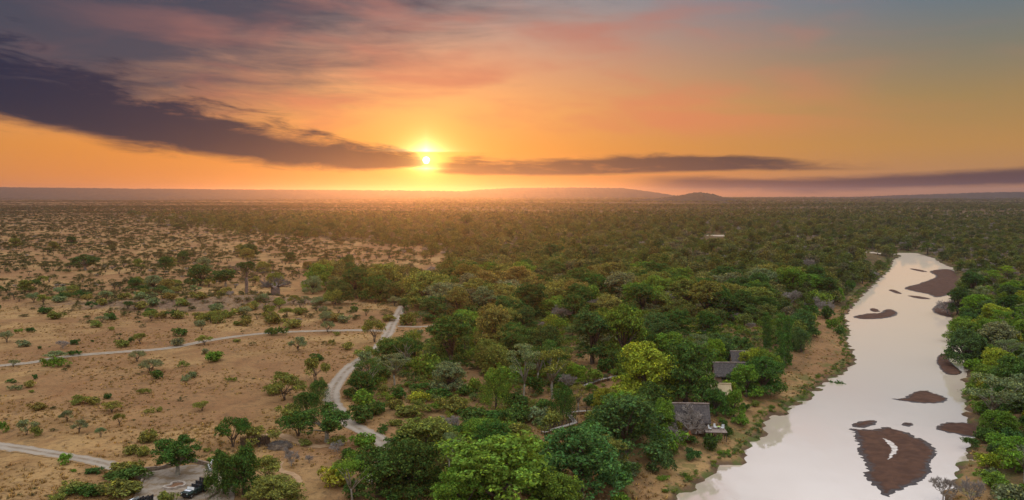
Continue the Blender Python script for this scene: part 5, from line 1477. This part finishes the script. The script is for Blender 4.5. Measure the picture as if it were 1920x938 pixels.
def scatter(name, pts, col, label, cat):
    n = len(pts)
    A = np.array([(p[0], p[1]) for p in pts])
    Z = height(A[:, 0], A[:, 1]) - .1
    me = bpy.data.meshes.new(name)
    me.vertices.add(n); me.vertices.foreach_set('co', np.stack([A[:, 0], A[:, 1], Z], 1).astype(np.float32).ravel())
    idx = []
    for p in pts:
        k, y = p[2], p[1]
        if y > 1500 and k != 'bare': idx.append(11 + np_r.randint(3))
        elif k in ('broad', 'tall', 'open', 'weep'): idx.append(np_r.randint(4))
        elif k == 'thorn': idx.append(7 + np_r.randint(2))
        elif k == 'bare': idx.append(9 + np_r.randint(2))
        else: idx.append(4 + np_r.randint(3))
    a = me.attributes.new('pick', 'INT', 'POINT'); a.data.foreach_set('value', np.array(idx, np.int32))
    a = me.attributes.new('size', 'FLOAT_VECTOR', 'POINT'); a.data.foreach_set('vector', np.array([(p[3], p[3], p[4]) for p in pts], np.float32).ravel())
    a = me.attributes.new('turn', 'FLOAT_VECTOR', 'POINT'); a.data.foreach_set('vector', np.stack([np.zeros(n), np.zeros(n), np_r.uniform(0, 6.28, n)], 1).astype(np.float32).ravel())
    o = link(name, me)
    g = bpy.data.node_groups.new(name, 'GeometryNodeTree')
    g.interface.new_socket('Geometry', in_out='INPUT', socket_type='NodeSocketGeometry'); g.interface.new_socket('Geometry', in_out='OUTPUT', socket_type='NodeSocketGeometry')
    gi, go = g.nodes.new('NodeGroupInput'), g.nodes.new('NodeGroupOutput')
    iop = g.nodes.new('GeometryNodeInstanceOnPoints'); ci = g.nodes.new('GeometryNodeCollectionInfo')
    ci.inputs['Collection'].default_value = col; ci.inputs['Separate Children'].default_value = True; ci.inputs['Reset Children'].default_value = True
    iop.inputs['Pick Instance'].default_value = True
    def attr(nm, ty):
        q = g.nodes.new('GeometryNodeInputNamedAttribute'); q.data_type = ty; q.inputs['Name'].default_value = nm; return q.outputs[0]
    g.links.new(gi.outputs[0], iop.inputs['Points']); g.links.new(ci.outputs[0], iop.inputs['Instance'])
    g.links.new(attr('pick', 'INT'), iop.inputs['Instance Index']); g.links.new(attr('turn', 'FLOAT_VECTOR'), iop.inputs['Rotation']); g.links.new(attr('size', 'FLOAT_VECTOR'), iop.inputs['Scale'])
    g.links.new(iop.outputs[0], go.inputs[0])
    md = o.modifiers.new('scatter', 'NODES'); md.node_group = g
    tag(o, label, cat, kind='stuff')
    return o
c_w = proto_col('wood_proto', M_WOOD, 900); c_s = proto_col('bush_proto', M_SAV, 950); c_b = proto_col('bank_proto', M_BANK, 980)
scatter('woodland', [s for s in STUFF if s[5] in ('wood', 'farwood')], c_w, 'dense olive-green woodland spreading to the hazy horizon', 'woodland')
scatter('bushland', [s for s in STUFF if s[5] in ('sav', 'farsav')], c_s, 'scattered dull olive bushes covering the distant savanna', 'bushland')
scatter('thicket', [s for s in STUFF if s[5] in ('bank', 'near')], c_b, 'bright green thicket filling the gaps between the riverside trees', 'thicket')

# dry grass tufts and tiny scrub on the near open ground
M_STRAW = leaf_mat('straw', 'rand', [(0.31, 0.21, 0.095), (0.20, 0.125, 0.056), (0.38, 0.27, 0.125), (0.16, 0.10, 0.048)], .25)
M_SCRUB = leaf_mat('scrub', 'rand', [(0.085, 0.085, 0.035), (0.12, 0.095, 0.05), (0.07, 0.09, 0.03), (0.15, 0.11, 0.06)], .25)
gc = bpy.data.collections.new('grass_proto'); sc_ = bpy.data.collections.new('scrub_proto')
for i in range(14):
    r2 = np.random.RandomState(1200 + i)
    a = r2.uniform(0, 6.28, 22); q = np.sqrt(r2.rand(22)) * .3
    b0 = np.stack([q * np.cos(a), q * np.sin(a), np.zeros(22)], 1); t0 = b0 * 1.9 + np.array([0, 0, 1.0]) * r2.uniform(.5, 1, (22, 1)); sd_ = np.stack([-np.sin(a), np.cos(a), a * 0], 1) * .07
    V = np.stack([b0 - sd_, b0 + sd_, t0 + sd_ * .3, t0 - sd_ * .3], 1).reshape(-1, 3); F = np.arange(88).reshape(22, 4)
    gc.objects.link(bpy.data.objects.new('grass_%02d' % i, mesh_np('grass', V, F, [M_STRAW])))
    V, F = foliage(1300 + i, [((.12 * r2.normal(), .12 * r2.normal(), .35), (.3, .3, .3)) for _ in range(4)], 90, .16, sub=5)
    sc_.objects.link(bpy.data.objects.new('scrub_%02d' % i, mesh_np('scrub', V, F, [M_SCRUB])))
def open_points(n, y0, y1, smin, smax, hk, power=1.6):
    out = []
    yy = y0 + (y1 - y0) * np_r.rand(n) ** power; xx = (np_r.rand(n) * 2 - 1) * .66 * yy
    s_ = river_sdf(xx, yy); f_ = inside(RIGHTB, xx, yy)
    rd = inside(PARK, xx, yy)
    for c, w in TRACKS: rd |= seg_dist(c, xx, yy, False) < w / 2 + .3
    pt = np.sin(xx * .09 + 2 * np.sin(yy * .05)) + np.sin(yy * .13 + xx * .04)
    ok = (~rd) & (s_ > 1.0) & (~f_) & (np_r.rand(n) < .55 + .35 * pt)
    for x, y in zip(xx[ok], yy[ok]):
        v = np_r.rand(); w = smin + (smax - smin) * v * v
        out.append([x, y, 'bush', w, w * hk, 'g'])
    return out
def scatter14(name, pts, col, label, cat):
    o = scatter(name, pts, col, label, cat)
    o.data.attributes['pick'].data.foreach_set('value', np_r.randint(0, 14, len(pts)).astype(np.int32))
    return o
scatter14('dry_grass', open_points(48000, 118, 420, .5, 1.3, .5), gc, 'straw-coloured dry grass tufts on the open ground and bank', 'grass')
scatter14('scrub', open_points(5200, 118, 520, .35, 1.5, .55, 1.2), sc_, 'tiny grey-green scrub dotted over the open ground', 'scrub')

# green fringe along the near waterline
def bank_fringe():
    pts = []
    L = RIV[:len(left_px)]
    for i in range(len(L) - 1):
        a, b = L[i], L[i + 1]; n = int(np.hypot(*(b - a)) * 1.3)
        for k in range(n):
            t = np_r.rand(); p = a + (b - a) * t
            nrm = np.array([-(b - a)[1], (b - a)[0]]) / (np.hypot(*(b - a)) + 1e-6)
            q = p + nrm * np_r.uniform(.2, 3.2)
            w = np_r.uniform(.7, 1.9)
            if .2 < float(river_sdf(np.array([q[0]]), np.array([q[1]]))[0]) < 4.5: pts.append([q[0], q[1], 'bush', w, w * .6, 'g'])
    return pts
scatter('bank_growth', bank_fringe(), c_b, 'low green growth fringing the waterline of the near bank', 'undergrowth')

# ------------------------------------------------------------------ labels: each plant told apart by look and by what it stands near
LAND = [('the parked safari vehicle', ground_at(364, 926)), ('the parking shade tree', ground_at(333, 891)), ('the parking track', ground_at(90, 850)), ('the large umbrella-shaped thorn tree', ground_at(282, 698)),
        ('the track junction', ground_at(728, 620)), ('the crossing track', ground_at(230, 660)), ('the wide sprawling thorn tree', ground_at(534, 750)), ('the leafless baobab', ground_at(517, 556)), ('the tall baobab', ground_at(463, 553)),
        ('the stony rise', ground_at(300, 580)), ('the dark lone savanna tree', ground_at(160, 507)), ('the bend of the winding track', ground_at(630, 755)), ('the dry clearing', ground_at(600, 900)), ('the brush heap', ground_at(524, 838)),
        ('the tall dense dark tree', ground_at(846, 696)), ('the two pale-stemmed trees', ground_at(1010, 748)), ('the zigzag boardwalk', ground_at(1070, 795)), ('the golden tree', ground_at(1212, 756)), ('the huge fresh-green crown', ground_at(935, 960)),
        ('the lodge deck', ground_at(1335, 800)), ('the tan-roofed lodge', ground_at(1350, 745)), ('the half-hidden lodge roof', ground_at(1410, 680)), ('the creeper-draped columns', ground_at(1470, 690)), ('the islet in the river', ground_at(1575, 727)),
        ('the upper river bend', ground_at(1690, 500)), ('the large diamond sandbar', ground_at(1670, 860)), ('the far-side forked tree', ground_at(1858, 800)), ('the dead branches', ground_at(1776, 590)), ('the large upstream sandbar', ground_at(1750, 540)),
        ('the far water glimpse', ground_at(1340, 445)), ('the dark peaked tree', ground_at(875, 430)), ('the mouth of the track', ground_at(760, 575)), ('the termite mound', ground_at(1291, 823)), ('the domed bank bush', ground_at(1538, 578)),
        ('the fresh-green savanna tree', ground_at(594, 545)), ('the trailing fresh-green tree', ground_at(1172, 684))]
ORD = ['nearest', 'second nearest', 'third nearest', 'fourth nearest', 'fifth nearest', 'sixth nearest', 'seventh nearest', 'eighth nearest', 'ninth nearest', 'tenth nearest', 'eleventh nearest', 'twelfth nearest', 'thirteenth nearest', 'fourteenth nearest', 'fifteenth nearest', 'sixteenth nearest', 'seventeenth nearest', 'eighteenth nearest', 'nineteenth nearest', 'twentieth nearest']
CATG = {'tree': 'trees of the river woodland and savanna', 'bush': 'bushes of the river woodland and savanna', 'shrub': 'leafless shrubs'}
buckets = {}
for it in ITEMS:
    it['o']['group'] = CATG[CAT[it['kind']]]
    if it['label']: it['o']['label'] = it['label']; continue
    dist = [((it['p'] - l[1]).length, l[0], l[1]) for l in LAND]; dd, nm, lp = min(dist, key=lambda t: t[0])
    a = project(it['p']); b = project(lp)
    w_ref = {'tree': 10.0, 'bush': 4.2, 'shrub': 5.0}[CAT[it['kind']]]
    size = 'small' if it['w'] < .75 * w_ref else 'large' if it['w'] > 1.3 * w_ref else 'middling'
    if abs(a[0] - b[0]) > 2.2 * abs(a[1] - b[1]): side = 'left of' if a[0] < b[0] else 'right of'
    else: side = 'beyond' if a[1] < b[1] else 'this side of'
    colr = 'grey' if it['kind'] == 'bare' else it['colour']
    buckets.setdefault((size, colr, it['kind'], side, nm), []).append((dd, it))
for (size, colr, kind, side, nm), lst in buckets.items():
    lst.sort(key=lambda t: t[0])
    for i, (dd, it) in enumerate(lst):
        it['o']['label'] = '%s %s %s %s %s' % (size, colr, PHRASE[kind], side, nm) + (', %s' % ORD[min(i, len(ORD) - 1)] if len(lst) > 1 else '')
print('PLANTS', len(ITEMS), 'STUFF', len(STUFF), taken)

# ------------------------------------------------------------------ haze: the dusty morning air
hz, ht, ho = new_mat('morning_haze')
pv = ht.nodes.new('ShaderNodeVolumePrincipled')
pv.inputs['Color'].default_value = (0.50, 0.54, 0.80, 1)
pv.inputs['Density'].default_value = 0.000058
pv.inputs['Anisotropy'].default_value = 0.80
ht.links.new(pv.outputs[0], ho.inputs['Volume'])
mb = MB(); mb.box((0, 5500, 57), (24600, 13400, 138))
haze = link('haze', mb.mesh('haze', hz))
tag(haze, 'thin warm haze lying over the whole plain', 'haze', kind='stuff')
